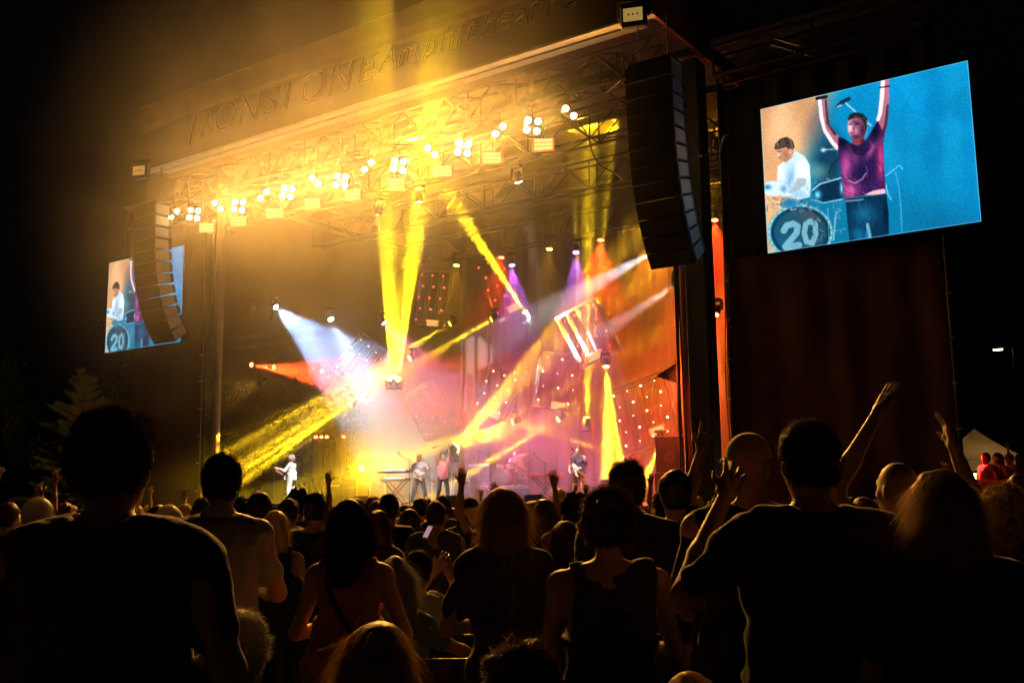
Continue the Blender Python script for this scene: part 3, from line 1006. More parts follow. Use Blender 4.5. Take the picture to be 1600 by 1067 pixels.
YC = (1, .6, .008)
OC = (1, .42, .01)
BEAMS = [  # label, source px + depth, target px + depth, colour, lens, watts, degrees, hung, gobo
    ('moving lamp below the bright tilted pod with a yellow fan straight up', (616, 588, 29.), (632, 60, 18.5), YC, E_YEL, 140000, 11.5, False, 3),
    ('left one of two added thin beam lamps beside the yellow fan lamp', (610, 592, 29.1), (590, 60, 19.), YC, E_YEL, 620000, 3.6, False, 0),  # added lamp, draws a separate thin shaft beside the fan
    ('right one of two added thin beam lamps beside the yellow fan lamp', (622, 592, 29.1), (672, 200, 20.), YC, E_YEL, 620000, 3.6, False, 0),  # second added lamp, for another shaft of the same fan
    ('added narrow lamp by the singer with a steep orange shaft to upper right', (706, 697, 28.1), (930, 440, 30.), (1, .48, .01), E_YEL, 280000, 6, False, 0),  # added next to the orange fan lamp to set one shaft apart
    ('added narrow lamp by the singer with a lower orange shaft to the right', (714, 703, 28.4), (960, 560, 31.), (1, .45, .01), E_YEL, 220000, 5.5, False, 0),  # likewise added, for the lower shaft of the orange fan
    ('moving lamp under the left red dotted pod with a yellow beam to lower left', (703, 506, 31.), (540, 607, 29), YC, E_YEL, 700000, 7, True, 3),
    ('moving lamp between the two red dotted pods with a yellow beam to lower left', (768, 499, 31.), (560, 622, 29), YC, E_YEL, 620000, 7, True, 3),
    ('moving lamp under the upper right red pod with a yellow beam to upper left', (820, 487, 31.), (712, 322, 29), YC, E_YEL, 1000000, 7, False, 0),
    ('moving lamp low behind the right guitarist with a yellow beam upward', (917, 652, 31.), (919, 540, 31), YC, E_YEL, 600000, 11, False, 2),
    ('moving lamp under the tangled right pod with a broad yellow beam straight down', (947, 573, 30.), (960, 770, 29), YC, E_YEL, 700000, 14, True, 3),
    ('floor lamp beside the raised microphone stand with an orange fan to upper right', (711, 694, 28.), (900, 505, 30.5), (1, .5, .01), E_YEL, 190000, 17, False, 3),
    ('second floor lamp behind the singer with a flat orange fan to the right', (716, 699, 28.3), (920, 640, 31), (1, .5, .01), E_YEL, 190000, 14, False, 3),
    ('small lamp under the white dotted centre pod with a short yellow beam to the left', (801, 659, 30.), (640, 712, 28), YC, E_YEL, 330000, 9, True, 0),
    ('small lamp right of the centre pods with a thin yellow beam to lower left', (872, 655, 31.), (700, 760, 28.5), YC, E_YEL, 600000, 4, True, 0),
    ('lamp above the left stage with yellow shafts to lower left', (547, 631, 30.), (330, 775, 25), YC, E_YEL, 330000, 9, True, 3),
    ('lamp on the lower corner of the right pod with a short yellow beam down', (1029, 696, 29.), (1004, 762, 28.6), YC, E_YEL, 500000, 13, True, 0),
    ('lamp low right of centre with a thin level yellow beam', (975, 713, 30.), (880, 683, 31), YC, E_YEL, 400000, 4, False, 0),
    ('left rear wash lamp sending broad amber shafts over the left stage', (640, 560, 30.), (330, 745, 23.5), (1, .48, .02), E_YEL, 60000, 20, True, 4),
    ('leftmost big white spot on the left truss sweeping across the stage', (431, 480, 28.), (672, 690, 29.5), (.3, .5, 1), E_WHITE, 30000, 38, True, 0),
    ('white spot just above the bright tilted pod aimed down through it', (517, 499, 28.5), (640, 745, 27.), (.62, .76, 1), E_WHITE, 34000, 17, True, 5),
    ('upper white spot behind the right loudspeaker hang aimed across the stage', (1025, 391, 25.), (722, 560, 36.3), (.95, .92, .95), E_WHITE, 150000, 7.5, True, 0),
    ('lower white spot beside the right tower aimed across the stage', (1056, 445, 25.5), (780, 625, 36.3), (.95, .9, .85), E_WHITE, 75000, 7, True, 0),
    ('red lamp hanging at the far left of the stage pointing right', (393, 570, 30.), (560, 592, 30), (1, .06, .01), E_REDL, 80000, 16, True, 0),
    ('second red lamp from the left with a red glow to the right', (428, 574, 30.5), (560, 600, 31), (1, .05, .01), E_REDL, 16000, 26, True, 0),
    ('third red lamp from the left beside the white beam', (503, 580, 31.), (620, 625, 31), (1, .06, .02), E_REDL, 11000, 26, True, 0),
    ('added magenta wash lamp above the stage middle to turn the smoke pink', (600, 505, 29.), (760, 660, 31), (1, .1, .4), E_PUR, 12000, 38, True, 3),  # added lamp in place of the pink where red and white mix
    ('purple wash lamp on the mid truss over the drum kit', (800, 415, 30.), (830, 790, 29), (.6, .1, .85), E_PUR, 4000, 44, True, 0),
    ('purple wash lamp on the mid truss over the right guitarist', (900, 395, 29.), (910, 800, 27), (.6, .15, .9), E_PUR, 3500, 40, True, 0),
    ('warm white key lamp on the front truss lighting the left guitarist', (590, 335, 22.6), (455, 752, 24.9), (1, .9, .8), E_WHITE, 15000, 9, True, 0),
    ('warm white key lamp on the front truss lighting the singer', (655, 315, 22.6), (680, 750, 26.5), (1, .8, .75), E_WHITE, 9000, 10, True, 0),
    ('warm white key lamp on the front truss lighting the right guitarist', (810, 285, 22.6), (906, 750, 26.5), (1, .62, .5), E_WHITE, 13000, 8, True, 0),
    ('yellow floor lamp glowing on the stage left of the keyboards', (565, 732, 30.), (640, 735, 27), (1, .5, .02), E_YEL, 4000, 70, False, 0),
    ('added amber lamp behind the left scrim, put in to light the pines', (405, 600, 27.5), (140, 660, 28.5), (1, .5, .06), E_AMB, 2600, 46, True, 0),  # added lamp standing in for stage spill on the pines
    ('red side lamp beyond the tower lighting the right pipe', (1118, 492, 26.5), (1062, 700, 24.4), (1, .08, .03), E_REDL, 20000, 40, True, 0),
]
for lb, (sx, sy, sY), (tx, ty, tY), col, lens, wt, ang, hung, gobo in BEAMS:
    moving_head(lb, at(sx, sy, sY), at(tx, ty, tY), col, lens, wt, ang, hung, gobo)
# amber and red wash lamps on the rear truss
RC = (1, .05, .008)
WASH = [(-26, OC, E_AMB, 'amber', 900), (-23.6, RC, E_REDL, 'red', 3600), (-21.2, OC, E_AMB, 'amber', 900), (-18.8, RC, E_REDL, 'red', 14000), (-16.4, (1, .22, .01), E_AMB, 'amber', 8500), (-14.0, RC, E_REDL, 'red', 19000), (-12.2, (1, .22, .01), E_AMB, 'amber', 10500)]
for i, (x, col, ln, nm, wt) in enumerate(WASH):
    moving_head('%s wash lamp, %s from the left on the rear truss' % (nm, ordn[i]), (x, 33.2, 11.3), (x + .5, 31., 1.5), col, ln, wt, 62, True, 0, 'rear truss wash lamps', 1.2, .6, 'wash_lamp')

# hanging truss pods studded with small lamps
pod_mesh = {}


def pod(label, px, py, Y, roll, yaw, w, h, led, nx, nz, strobe_at=None, m=M_ALU, tilt=0., stag=0):
    e = empty('lamp_pod', at(px, py, Y), 0, label, 'lighting pod', 'tilted lighting pods')
    e.rotation_euler = (math.radians(tilt), math.radians(roll), math.radians(yaw))
    w, h = w * .78, h * .78
    d = .42
    cs = [(-w / 2, -h / 2), (w / 2, -h / 2), (w / 2, h / 2), (-w / 2, h / 2)]
    for y in (0, d):
        for i in range(4):
            a, b = cs[i], cs[(i + 1) % 4]
            strut('chord', (a[0], y, a[1]), (b[0], y, b[1]), .03, m, e)
        for k in range(1, nx):
            x = -w / 2 + w * k / nx
            strut('rail', (x, y, -h / 2), (x, y, h / 2), .018, m, e, 6)
    for i in range(4):
        a, b = Vector((cs[i][0], 0, cs[i][1])), Vector((cs[(i + 1) % 4][0], 0, cs[(i + 1) % 4][1]))
        n = max(2, round((b - a).length / .5))
        for k in range(n):
            p, q = a.lerp(b, k / n), a.lerp(b, (k + 1) / n)
            dd = Vector((0, d, 0))
            strut('brace', p + (dd if k % 2 else Vector()), q + (Vector() if k % 2 else dd), .018, m, e, 6)
    for i in range(nx):
        for k in range(nz):
            x = -w / 2 + w * (i + .5) / nx
            z = -h / 2 + h * (k + .5) / nz
            o = link('lamp', disc(led, .034, 12), e)
            o.location = (x + (.06 if k % 2 else -.06), -.06, z)
            if stag and (i + k) % 2:
                o.scale = (.6, .6, .6)
    if strobe_at:
        x, z = strobe_at[0] * .78, strobe_at[1] * .78
        h_ = MB().box((x - .3, -.1, z - .16), (x + .3, 0, z + .16), bev=.02).build('strobe', M_ALU, e)
        for k in range(2):
            MB().box((x - .25, -.115, z - .12 + k * .13), (x + .25, -.102, z - .02 + k * .13)).build('tube', E_STROBE, h_)
    return e


M_POD = mat('pod_paint', (.06, .055, .055), .4, .6, nscale=4)
pod('bright aluminium pod tilted through the white beam left of centre', 558, 562, 30.4, 40, 22, 1.7, 2.6, E_WARM, 3, 4, (.4, -1.05), M_ALU, 0, 1)
pod('upper pod with red dots and a lit strobe above the stage middle', 674, 466, 33., 8, 20, 1.9, 3.2, E_RED, 3, 5, (.3, -1.4), M_POD)
pod('upper right pod with red dots, leaning, strobe at its lower end', 780, 446, 33., -22, 20, 1.7, 3.4, E_RED, 3, 5, (.3, -1.5), M_POD)
pod('tangled pod of lit aluminium hanging right of centre', 918, 520, 30., -24, 14, 2.0, 2.6, E_RED, 4, 4, (-.2, -1.1), M_ALU, 8, 1)
pod('large low pod leaning against the right side, lamps glowing warm', 1004, 645, 30., -16, 4, 2.7, 2.9, E_WARM, 4, 5, (.5, -1.0), M_POD, -6, 1)
pod('centre pod of white dots low behind the singer', 776, 612, 34., 24, 20, 2.0, 2.6, E_WARM, 3, 4, (.35, -1.2), M_POD)
pod('low pod of small red dots behind the centre guitarist', 668, 640, 34.5, -30, 20, 2.0, 3.0, E_RED, 3, 5, None, M_POD, 0, 1)
pod('pod of sparse warm dots between centre and right, strobe below', 872, 595, 34., 10, 20, 2.4, 3.0, E_WARM, 3, 4, (.2, -1.3), M_POD, 0, 1)

# hung truss at the left rear with dark lamps
t = empty('hanging_truss', at(435, 528, 30), math.radians(0), 'short horizontal truss hanging at the left rear of the stage', 'truss')
box_truss(t, (-3.2, 0, 0), (2.6, 0, 0), .4, .45, .5, M_STEEL, .03, 'fbu')
for i, px in enumerate((395, 428, 462)):
    e = empty('par_lamp', at(px, 485 + 6 * i, 30.), 0, ('leftmost', 'middle', 'rightmost')[i] + ' unlit can lamp above the left hanging truss', 'stage lamp', 'unlit can lamps')
    M = Matrix.Rotation(math.radians(25), 4, 'Y')
    MB().lathe([(.1, -.3), (.16, -.25), (.17, .3), (.15, .3), (.15, .2)], 14, M).build('can', M_BLACK, e, True)
    MB().tube([(-.2, 0, 0), (-.2, 0, .35), (.2, 0, .35), (.2, 0, 0)], .015, 6).build('yoke', M_STEEL, e)

# cable loops on the roof front
for i, (pts, lb) in enumerate(((([(905, 190), (940, 260), (985, 290)]), 'black cable looping from the roof to the right loudspeaker hang'),
                               ([(1080, 215), (1095, 245), (1120, 240), (1142, 210)], 'cable loop hanging beside the right loudspeaker hang'),
                               ([(352, 340), (358, 360), (366, 370)], 'thin cable hanging under the front truss at left'))):
    P = [at(x, y, 22.6) for x, y in pts]
    fine = []
    for k in range(13):
        t_ = k / 12 * (len(P) - 1)
        j = min(int(t_), len(P) - 2)
        fine.append(P[j].lerp(P[j + 1], t_ - j) + Vector((0, .15 * math.sin(k), -.05 * math.sin(k * .5))))
    o = MB().tube(fine, .02, 6).build('hanging_cable', M_CABLE, None, True)
    tag(o, lb, 'cable', 'hanging cables')

# ================================================================== PEOPLE
class Field:
    """a blended solid on a grid; one continuous surface is drawn out of it"""

    def __init__(s, lo, hi, res):
        s.lo = np.array(lo, float)
        s.res = res
        s.n = np.ceil((np.array(hi) - s.lo) / res).astype(int) + 1
        s.d = np.full(s.n, .3, np.float32)
        s.ax = [s.lo[i] + res * np.arange(s.n[i]) for i in range(3)]

    def _sub(s, lo, hi):
        a = np.clip(np.floor((np.array(lo) - s.lo) / s.res).astype(int), 0, s.n - 1)
        b = np.clip(np.ceil((np.array(hi) - s.lo) / s.res).astype(int) + 1, 1, s.n)
        sl = tuple(slice(i, j) for i, j in zip(a, b))
        X, Y, Z = np.meshgrid(*[s.ax[i][sl[i]] for i in range(3)], indexing='ij')
        return sl, X, Y, Z

    def _add(s, sl, d, k):
        o = s.d[sl]
        h = np.maximum(k - np.abs(o - d), 0) / k
        s.d[sl] = np.minimum(o, d) - h * h * k * .25

    def cap(s, a, b, ra, rb=None, k=.03):
        rb = ra if rb is None else rb
        a, b = np.array(a, float), np.array(b, float)
        m = max(ra, rb) + k + 3 * s.res
        sl, X, Y, Z = s._sub(np.minimum(a, b) - m, np.maximum(a, b) + m)
        if X.size == 0:
            return s
        ba = b - a
        t = np.clip(((X - a[0]) * ba[0] + (Y - a[1]) * ba[1] + (Z - a[2]) * ba[2]) / (ba @ ba + 1e-9), 0, 1)
        d = np.sqrt((X - a[0] - t * ba[0]) ** 2 + (Y - a[1] - t * ba[1]) ** 2 + (Z - a[2] - t * ba[2]) ** 2) - (ra + (rb - ra) * t)
        s._add(sl, d, k)
        return s

    def ell(s, c, r, k=.03, M=None):
        c, r = np.array(c, float), np.array(r, float)
        m = r.max() + k + 3 * s.res
        sl, X, Y, Z = s._sub(c - m, c + m)
        if X.size == 0:
            return s
        P = np.stack([X - c[0], Y - c[1], Z - c[2]], -1)
        if M is not None:
            P = P @ np.array(M)
        k0 = np.linalg.norm(P / r, axis=-1)
        k1 = np.linalg.norm(P / (r * r), axis=-1) + 1e-6
        s._add(sl, k0 * (k0 - 1) / k1, k)
        return s

    def keep(s, fn):
        X, Y, Z = np.meshgrid(*s.ax, indexing='ij')
        s.d = np.maximum(s.d, fn(X, Y, Z).astype(np.float32))
        return s

    def mesh(s):
        d = s.d
        ins = d < 0
        nx, ny, nz = s.n
        c = np.zeros((nx - 1, ny - 1, nz - 1), np.uint8)
        for i in (0, 1):
            for j in (0, 1):
                for k in (0, 1):
                    c += ins[i:nx - 1 + i, j:ny - 1 + j, k:nz - 1 + k]
        cells = np.argwhere((c > 0) & (c < 8))
        if len(cells) == 0:
            return np.zeros((0, 3)), np.zeros((0, 4), int)
        idx = np.full(c.shape, -1, np.int64)
        idx[tuple(cells.T)] = np.arange(len(cells))
        acc = np.zeros((len(cells), 3))
        cnt = np.zeros(len(cells))
        cor = [(i, j, k) for i in (0, 1) for j in (0, 1) for k in (0, 1)]
        for a in cor:
            for ax in range(3):
                if a[ax] == 0:
                    b = list(a)
                    b[ax] = 1
                    da = d[tuple((cells + a).T)]
                    db = d[tuple((cells + b).T)]
                    x = (da < 0) != (db < 0)
                    t = np.where(x, da / np.where(x, da - db, 1), 0)
                    p = np.array(a, float)[None] + t[:, None] * (np.array(b) - np.array(a))[None]
                    acc += np.where(x[:, None], p, 0)
                    cnt += x
        V = s.lo + s.res * (cells + acc / cnt[:, None])
        Q = []
        for ax in range(3):
            u, v = (ax + 1) % 3, (ax + 2) % 3
            sa = [slice(None)] * 3
            sb = [slice(None)] * 3
            sa[ax], sb[ax] = slice(0, -1), slice(1, None)
            A, B = ins[tuple(sa)], ins[tuple(sb)]
            e = np.argwhere(A != B)
            e = e[(e[:, u] > 0) & (e[:, v] > 0) & (e[:, u] < s.n[u] - 1) & (e[:, v] < s.n[v] - 1)]
            fl = A[tuple(e.T)]
            eu, ev = np.eye(3, dtype=int)[u], np.eye(3, dtype=int)[v]
            q = np.stack([idx[tuple((e - eu - ev).T)], idx[tuple((e - ev).T)], idx[tuple(e.T)], idx[tuple((e - eu).T)]], -1)
            q[~fl] = q[~fl][:, ::-1]
            Q.append(q)
        Q = np.concatenate(Q)
        return V, Q[(Q >= 0).all(1)]


def wobble(V, amp, f, seed):
    """soft unevenness along all axes, for cloth folds and locks of hair"""
    r = np.random.RandomState(seed)
    o = np.zeros_like(V)
    for _ in range(9):
        k = r.randn(3) * f
        o += np.sin(V @ k + r.rand() * 6.28)[:, None] * r.randn(3)
    return V + o * amp / 3


def unit(v):
    v = np.array(v, float)
    return v / (np.linalg.norm(v) + 1e-9)


def hand(wrist, along, palm_n, curl=.3, spread=.12, side=1, res=.0065, sc=1., point=False):
    """palm, four unequal bent fingers and a thumb from the side of the palm"""
    y = unit(along)
    z = unit(np.array(palm_n, float) - y * (np.array(palm_n, float) @ y))
    x = np.cross(y, z) * side
    w = np.array(wrist, float)
    P = lambda a, b, c: w + (x * a + y * b + z * c) * sc
    F = Field(w - .25 * sc, w + .25 * sc, res)
    F.cap(P(0, -.05, 0), P(0, .01, 0), .026 * sc, .027 * sc, .01)
    for a in (-.028, -.01, .01, .028):
        F.cap(P(a * .7, .01, 0), P(a, .085, 0), .016 * sc, .0135 * sc, .012)
    F.cap(P(.02, .02, .008), P(.03, .055, .012), .018 * sc, .015 * sc, .01)
    for i, (a, L) in enumerate(((.031, .074), (.0105, .083), (-.0105, .077), (-.031, .06))):
        cu = curl if not (point and i > 0) else 1.5
        if point and i == 0:
            cu = .05
        ang = spread * (a / .03)
        p = P(a, .088, 0)
        t = 0.
        for f_, r0, r1 in ((.45, .0095, .0088), (.3, .0088, .0082), (.25, .0082, .0072)):
            t += cu * .75
            dr = x * math.sin(ang) * math.cos(t) + y * math.cos(ang) * math.cos(t) + z * math.sin(t)
            q = p + dr * L * f_ * sc
            F.cap(p, q, r0 * sc, r1 * sc, .004)
            p = q
    p = P(.026, .03, .006)
    q = p + (x * .7 + y * .6 + z * .3) * .04 * sc
    F.cap(p, q, .012 * sc, .0105 * sc, .008)
    q2 = q + (x * .25 + y * .85 + z * .3) * .032 * sc
    F.cap(q, q2, .0105 * sc, .0085 * sc, .004)
    return F.mesh()


def merge(parts):
    V, Q, o = [], [], 0
    for v, q in parts:
        V.append(v)
        Q.append(q + o)
        o += len(v)
    return np.concatenate(V), np.concatenate(Q)


def strands(roots, dirs, L, r, seed, drop=.6, seg=3, curl=0.):
    """fine tapering hairs, three sided"""
    rs = np.random.RandomState(seed)
    n = len(roots)
    P = np.array(roots, float)
    D = np.array(dirs, float)
    L = L * (.6 + .7 * rs.rand(n))
    V, Q = [], []
    up = np.array([.3, .5, .2])
    for i in range(seg + 1):
        a = np.cross(D, up)
        a /= np.linalg.norm(a, axis=1)[:, None] + 1e-9
        b = np.cross(D, a)
        rr = r * (1 - i / seg * .85)
        for k in range(3):
            t = k * 2.094
            V.append(P + (a * math.cos(t) + b * math.sin(t)) * rr)
        P = P + D * (L / seg)[:, None]
        D = D + np.array([0, 0, -drop / seg]) + rs.randn(n, 3) * (.12 + curl)
        D /= np.linalg.norm(D, axis=1)[:, None]
    V = np.stack(V, 1).reshape(-1, 3)
    m = 3 * (seg + 1)
    base = np.arange(n)[:, None] * m
    for i in range(seg):
        for k in range(3):
            Q.append(np.concatenate([base + i * 3 + k, base + i * 3 + (k + 1) % 3, base + i * 3 + 3 + (k + 1) % 3, base + i * 3 + 3 + k], 1))
    return V, np.concatenate(Q)


ARM = {  # elbow and wrist for the right arm (x outward), from a person 1.75 m tall facing +y
    'down': ((.27, -.03, 1.12), (.29, .06, .87)),
    'front': ((.28, .02, 1.12), (.12, .24, 1.12)),
    'hip': ((.36, -.1, 1.14), (.2, .08, 1.0)),
    'clap': ((.26, .14, 1.16), (.05, .33, 1.34)),
    'high': ((.3, .12, 1.55), (.16, .2, 1.8)),
    'up': ((.27, .06, 1.66), (.24, .09, 1.92)),
    'phone': ((.24, .2, 1.28), (.1, .36, 1.5)),
    'play': ((.3, .02, 1.14), (.1, .22, 1.02)),
    'neck': ((.3, .12, 1.2), (.36, .3, 1.28)),
}

SKIN = {'light': (.5, .3, .21), 'tan': (.36, .2, .13), 'brown': (.17, .09, .06)}


def figure(arms=('down', 'down'), hair='short', sit=False, female=False, build=1., res=.016, top='tshirt', bottom='trousers', seed=0, hands=True, stance=0., headturn=0., hairlen=.3, lean=0., fine=False, handspec=None, nstr=5200):
    """meshes of one person: body, top, bottom, hair; local frame: feet at 0, facing +y, 1.75 m"""
    rs = np.random.RandomState(seed)
    bw = build * (.9 if female else 1.)
    dz = -.43 if sit else 0.
    L = np.array([0, lean, dz])
    lo, hi = np.array([-.75, -.55, -.06]), np.array([.75, .95, 2.25])
    el, wr = [None, None], [None, None]
    for s in (0, 1):
        a = arms[s]
        e_, w_ = ARM[a] if isinstance(a, str) else a
        sg = -1 if s == 0 else 1
        el[s] = np.array(e_) * [sg, 1, 1] + L
        wr[s] = np.array(w_) * [sg, 1, 1] + L
    sh = [np.array([-.185 * bw, 0, 1.40]) + L, np.array([.185 * bw, 0, 1.40]) + L]
    hip_z = .5 if sit else .93
    hips = [np.array([-.09 * bw, 0, hip_z]), np.array([.09 * bw, 0, hip_z])]
    if sit:
        kn = [np.array([-.13, .43, .5]), np.array([.13, .43, .5])]
        an = [np.array([-.13, .45, .08]), np.array([.13, .45, .08])]
    else:
        kn = [np.array([-.1 - stance * .5, .03, .5]), np.array([.1 + stance * .5, .02 + stance * .2, .5])]
        an = [np.array([-.1 - stance, -.02, .08]), np.array([.1 + stance, -.02 - stance * .3, .08])]
    allp = np.array(el + wr + kn + an + [[0, 0, 1.82 + dz]])
    lo = np.minimum(allp.min(0) - .3, [-.42 * bw, -.32, -.05])
    hi = np.maximum(allp.max(0) + .3, [.42 * bw, .35, .2])
    ct, st = math.cos(headturn), math.sin(headturn)
    HM = np.array([[ct, -st, 0], [st, ct, 0], [0, 0, 1]])
    hc = np.array([0, .025, 1.635]) + L
    H = lambda x, y, z: hc + HM @ np.array([x, y, z])
    B = Field(lo, hi, res)
    # head
    B.ell(H(0, 0, .015), (.074, .094, .1), .02, HM)
    B.ell(H(0, .03, -.05), (.057, .066, .07), .03, HM)
    B.ell(H(0, .075, -.095), (.03, .025, .025), .03, HM)
    B.cap(H(0, .095, .005), H(0, .112, -.03), .011, .015, .018)
    B.cap(H(-.035, .083, .03), H(.035, .083, .03), .012, .012, .015)
    for sx in (-1, 1):
        B.ell(H(sx * .078, -.008, -.012), (.012, .022, .033), .008, HM)
        B.ell(H(sx * .04, .06, -.025), (.025, .025, .025), .02, HM)
    B.cap(H(-.018, .09, -.065), H(.018, .09, -.065), .011, .011, .01)
    B.cap(np.array([0, -.015, 1.40]) + L, H(0, -.015, -.07), .06 if not female else .05, .054 if not female else .045, .04)
    # trunk
    B.cap(sh[0], sh[1], .058, .058, .06)
    B.cap(np.array([-.1 * bw, -.01, 1.43]) + L, np.array([.1 * bw, -.01, 1.43]) + L, .055, .055, .06)
    B.ell(np.array([0, .0, 1.27]) + L, (.168 * bw, .115 * bw, .2), .06)
    B.ell(np.array([0, .005, 1.09]) + L, ((.125 if female else .145) * bw, .105 * bw, .17), .06)
    B.ell(np.array([0, -.005, .95]) + L * [1, .5, 1], ((.175 if female else .16) * bw, .125 * bw, .13), .06)
    if female:
        for sx in (-1, 1):
            B.ell(np.array([sx * .07, .09, 1.27]) + L, (.06, .055, .06), .04)
    for s in (0, 1):
        B.cap(hips[s], kn[s], .083 * bw, .056, .05)
        B.cap(kn[s], an[s], .056, .038, .03)
        B.cap(an[s] + [0, -.02, -.04], an[s] + [0, .15, -.045], .036, .03, .03)
        ar = .9 if female else 1.05
        B.cap(sh[s], el[s], .052 * ar, .04 * ar, .04)
        B.cap(el[s], el[s] * .6 + wr[s] * .4, .041 * ar, .04 * ar, .02)
        B.cap(el[s] * .6 + wr[s] * .4, wr[s], .04 * ar, .026 * ar, .02)
    parts = [B.mesh()]
    if hands:
        for s in (0, 1):
            al = unit(wr[s] - el[s])
            sp = (handspec or {}).get(s, {})
            pn = sp.get('palm', (1 if s == 0 else -1, .15, 0) if al[2] < .2 else (0, 1, 0))
            parts.append(hand(wr[s] + al * .015, sp.get('along', al), pn, sp.get('curl', .35), sp.get('spread', .14), 1 if s == 0 else -1, res=.0065 if fine else .009, point=sp.get('point', False)))
    else:
        for s in (0, 1):
            pass
    out = {'body': merge(parts)}
    # top
    T = Field(lo, hi, res)
    g = .032 if top in ('tank', 'dress') else .028
    T.cap(sh[0] + [.01, 0, 0], sh[1] - [.01, 0, 0], .06 + g * .6, .06 + g * .6, .06)
    T.cap(np.array([-.1 * bw, -.012, 1.425]) + L, np.array([.1 * bw, -.012, 1.425]) + L, .058 + g * .5, None, .06)
    T.ell(np.array([0, .0, 1.27]) + L, (.172 * bw + g, .12 * bw + g, .21), .06)
    T.ell(np.array([0, .005, 1.07]) + L, ((.14 if female else .158) * bw + g, .118 * bw + g, .2), .07)
    T.ell(np.array([0, -.005, .95]) + L * [1, .5, 1], ((.182 if female else .17) * bw + g, .138 * bw + g, .14), .06)
    if female:
        for sx in (-1, 1):
            T.ell(np.array([sx * .07, .095, 1.27]) + L, (.07, .065, .07), .04)
    slv = {'tshirt': .68, 'long': 2., 'tank': 0., 'dress': 0.}[top]
    for s in (0, 1):
        if slv > 0:
            e2 = sh[s] + (el[s] - sh[s]) * min(slv, 1)
            T.cap(sh[s], e2, .062 * (1 if not female else .92), .058 if slv < 1 else .05, .04)
            if slv > 1:
                T.cap(el[s], el[s] + (wr[s] - el[s]) * .92, .05, .036, .03)
    if top == 'dress':
        for s in (0, 1):
            T.cap(np.array([(s - .5) * .1, 0, .95]) + [0, 0, dz], np.array([(s - .5) * .2, 0, .42]) if not sit else kn[s], .17, .22, .08)
    zc = 1.452 + dz
    neck_c = np.array([0, .02, 1.5]) + L
    hem = (.4 if top == 'dress' else .86) + (dz if not (top == 'dress' and sit) else 0)
    if top in ('tank', 'dress'):
        def kf(X, Y, Z):
            nk = (.125 if top == 'dress' else .1) - np.sqrt((X - neck_c[0]) ** 2 + ((Y - neck_c[1]) * .8) ** 2 + ((Z - neck_c[2] + .02) * (.55 if top == 'dress' else .8)) ** 2)
            arm = np.minimum(np.abs(X) - .155 * bw, Z - (1.2 + dz))
            return np.maximum(np.maximum(nk, arm), hem - Z)
    else:
        kf = lambda X, Y, Z: np.maximum(.074 - np.sqrt((X - neck_c[0]) ** 2 + (Y - neck_c[1] + .02) ** 2 + ((Z - neck_c[2]) * .8) ** 2), hem - Z)
    T.keep(kf)
    if slv and slv < 1:
        pass
    v, q = T.mesh()
    out['top'] = (wobble(wobble(v, .012, 13, seed + 5), .005, 34, seed + 6) if len(v) else v, q)
    if top != 'dress':
        P = Field(lo, hi, res)
        g = .014
        P.ell(np.array([0, -.005, .95 + dz]), (.168 * bw + g, .126 * bw + g, .13), .05)
        for s in (0, 1):
            end = an[s] + [0, 0, .02] if bottom == 'trousers' else None
            P.cap(hips[s], kn[s], .083 * bw + g, .066 + g, .05)
            if bottom == 'trousers':
                P.cap(kn[s], end, .062 + g, .05 + g, .03)
        top_z = 1.0 + dz
        P.keep(lambda X, Y, Z: Z - top_z)
        v, q = P.mesh()
        out['bottom'] = (wobble(v, .005, 12, seed + 9), q)
    # hair
    if hair != 'bald':
        hr = res if not fine else min(res, .011)
        Hf = Field(np.array([-.3, -.35, (.95 if hair == 'long' else 1.3) + dz - hairlen * .2]) + [0, lean, 0], np.array([.3, .35, 1.95 + dz]) + [0, lean, 0], hr)
        if hair == 'cap':
            Hf.ell(H(0, -.005, .035), (.087, .104, .098), .01, HM)
            Hf.keep(lambda X, Y, Z: (hc[2] + .025) - Z)
            Hf.cap(H(-.04, .1, .035), H(-.03, .165, .025), .012, .01, .02)
            Hf.cap(H(.04, .1, .035), H(.03, .165, .025), .012, .01, .02)
            Hf.cap(H(0, .1, .04), H(0, .175, .027), .013, .01, .02)
        else:
            t = {'short': .012, 'curly': .03, 'long': .02, 'bob': .022, 'quiff': .02}[hair]
            Hf.ell(H(0, -.012, .03), (.078 + t, .098 + t, .1 + t), .02, HM)
            if hair in ('short', 'quiff', 'curly'):
                Hf.ell(H(0, -.05, -.02), (.068 + t * .7, .06 + t * .7, .075), .02, HM)
            if hair == 'quiff':
                Hf.ell(H(.0, .045, .105), (.06, .06, .035), .03, HM)
            if hair in ('long', 'bob'):
                zl = -hairlen
                Hf.ell(H(0, -.05, -.06), (.088, .07, .13), .04, HM)
                for sx in (-1, -.33, .33, 1):
                    Hf.cap(H(sx * .062, -.045 - .02 * (1 - abs(sx)), -.05), H(sx * (.085 if hair == 'long' else .075), -.075 - .03 * (1 - abs(sx)), zl), .038, .026 if hair == 'long' else .036, .035)
                Hf.cap(H(-.085, .0, 0), H(-.085, -.01, zl * .8), .024, .02, .02)
                Hf.cap(H(.085, .0, 0), H(.085, -.01, zl * .8), .024, .02, .02)
            fy = .045 if hair in ('short', 'quiff') else .05

            def face(X, Y, Z):
                lx = (X - hc[0]) * ct + (Y - hc[1]) * st
                ly = -(X - hc[0]) * st + (Y - hc[1]) * ct
                lz = Z - hc[2]
                return np.minimum(ly - fy + np.abs(lx) * .1, .07 - lz) if hair not in ('short', 'quiff', 'curly') else np.maximum(np.minimum(ly - .04 + (lz < 0) * .03, .062 - lz), np.minimum(-.075 - lz, 1))
            Hf.keep(face)
        v, q = Hf.mesh()
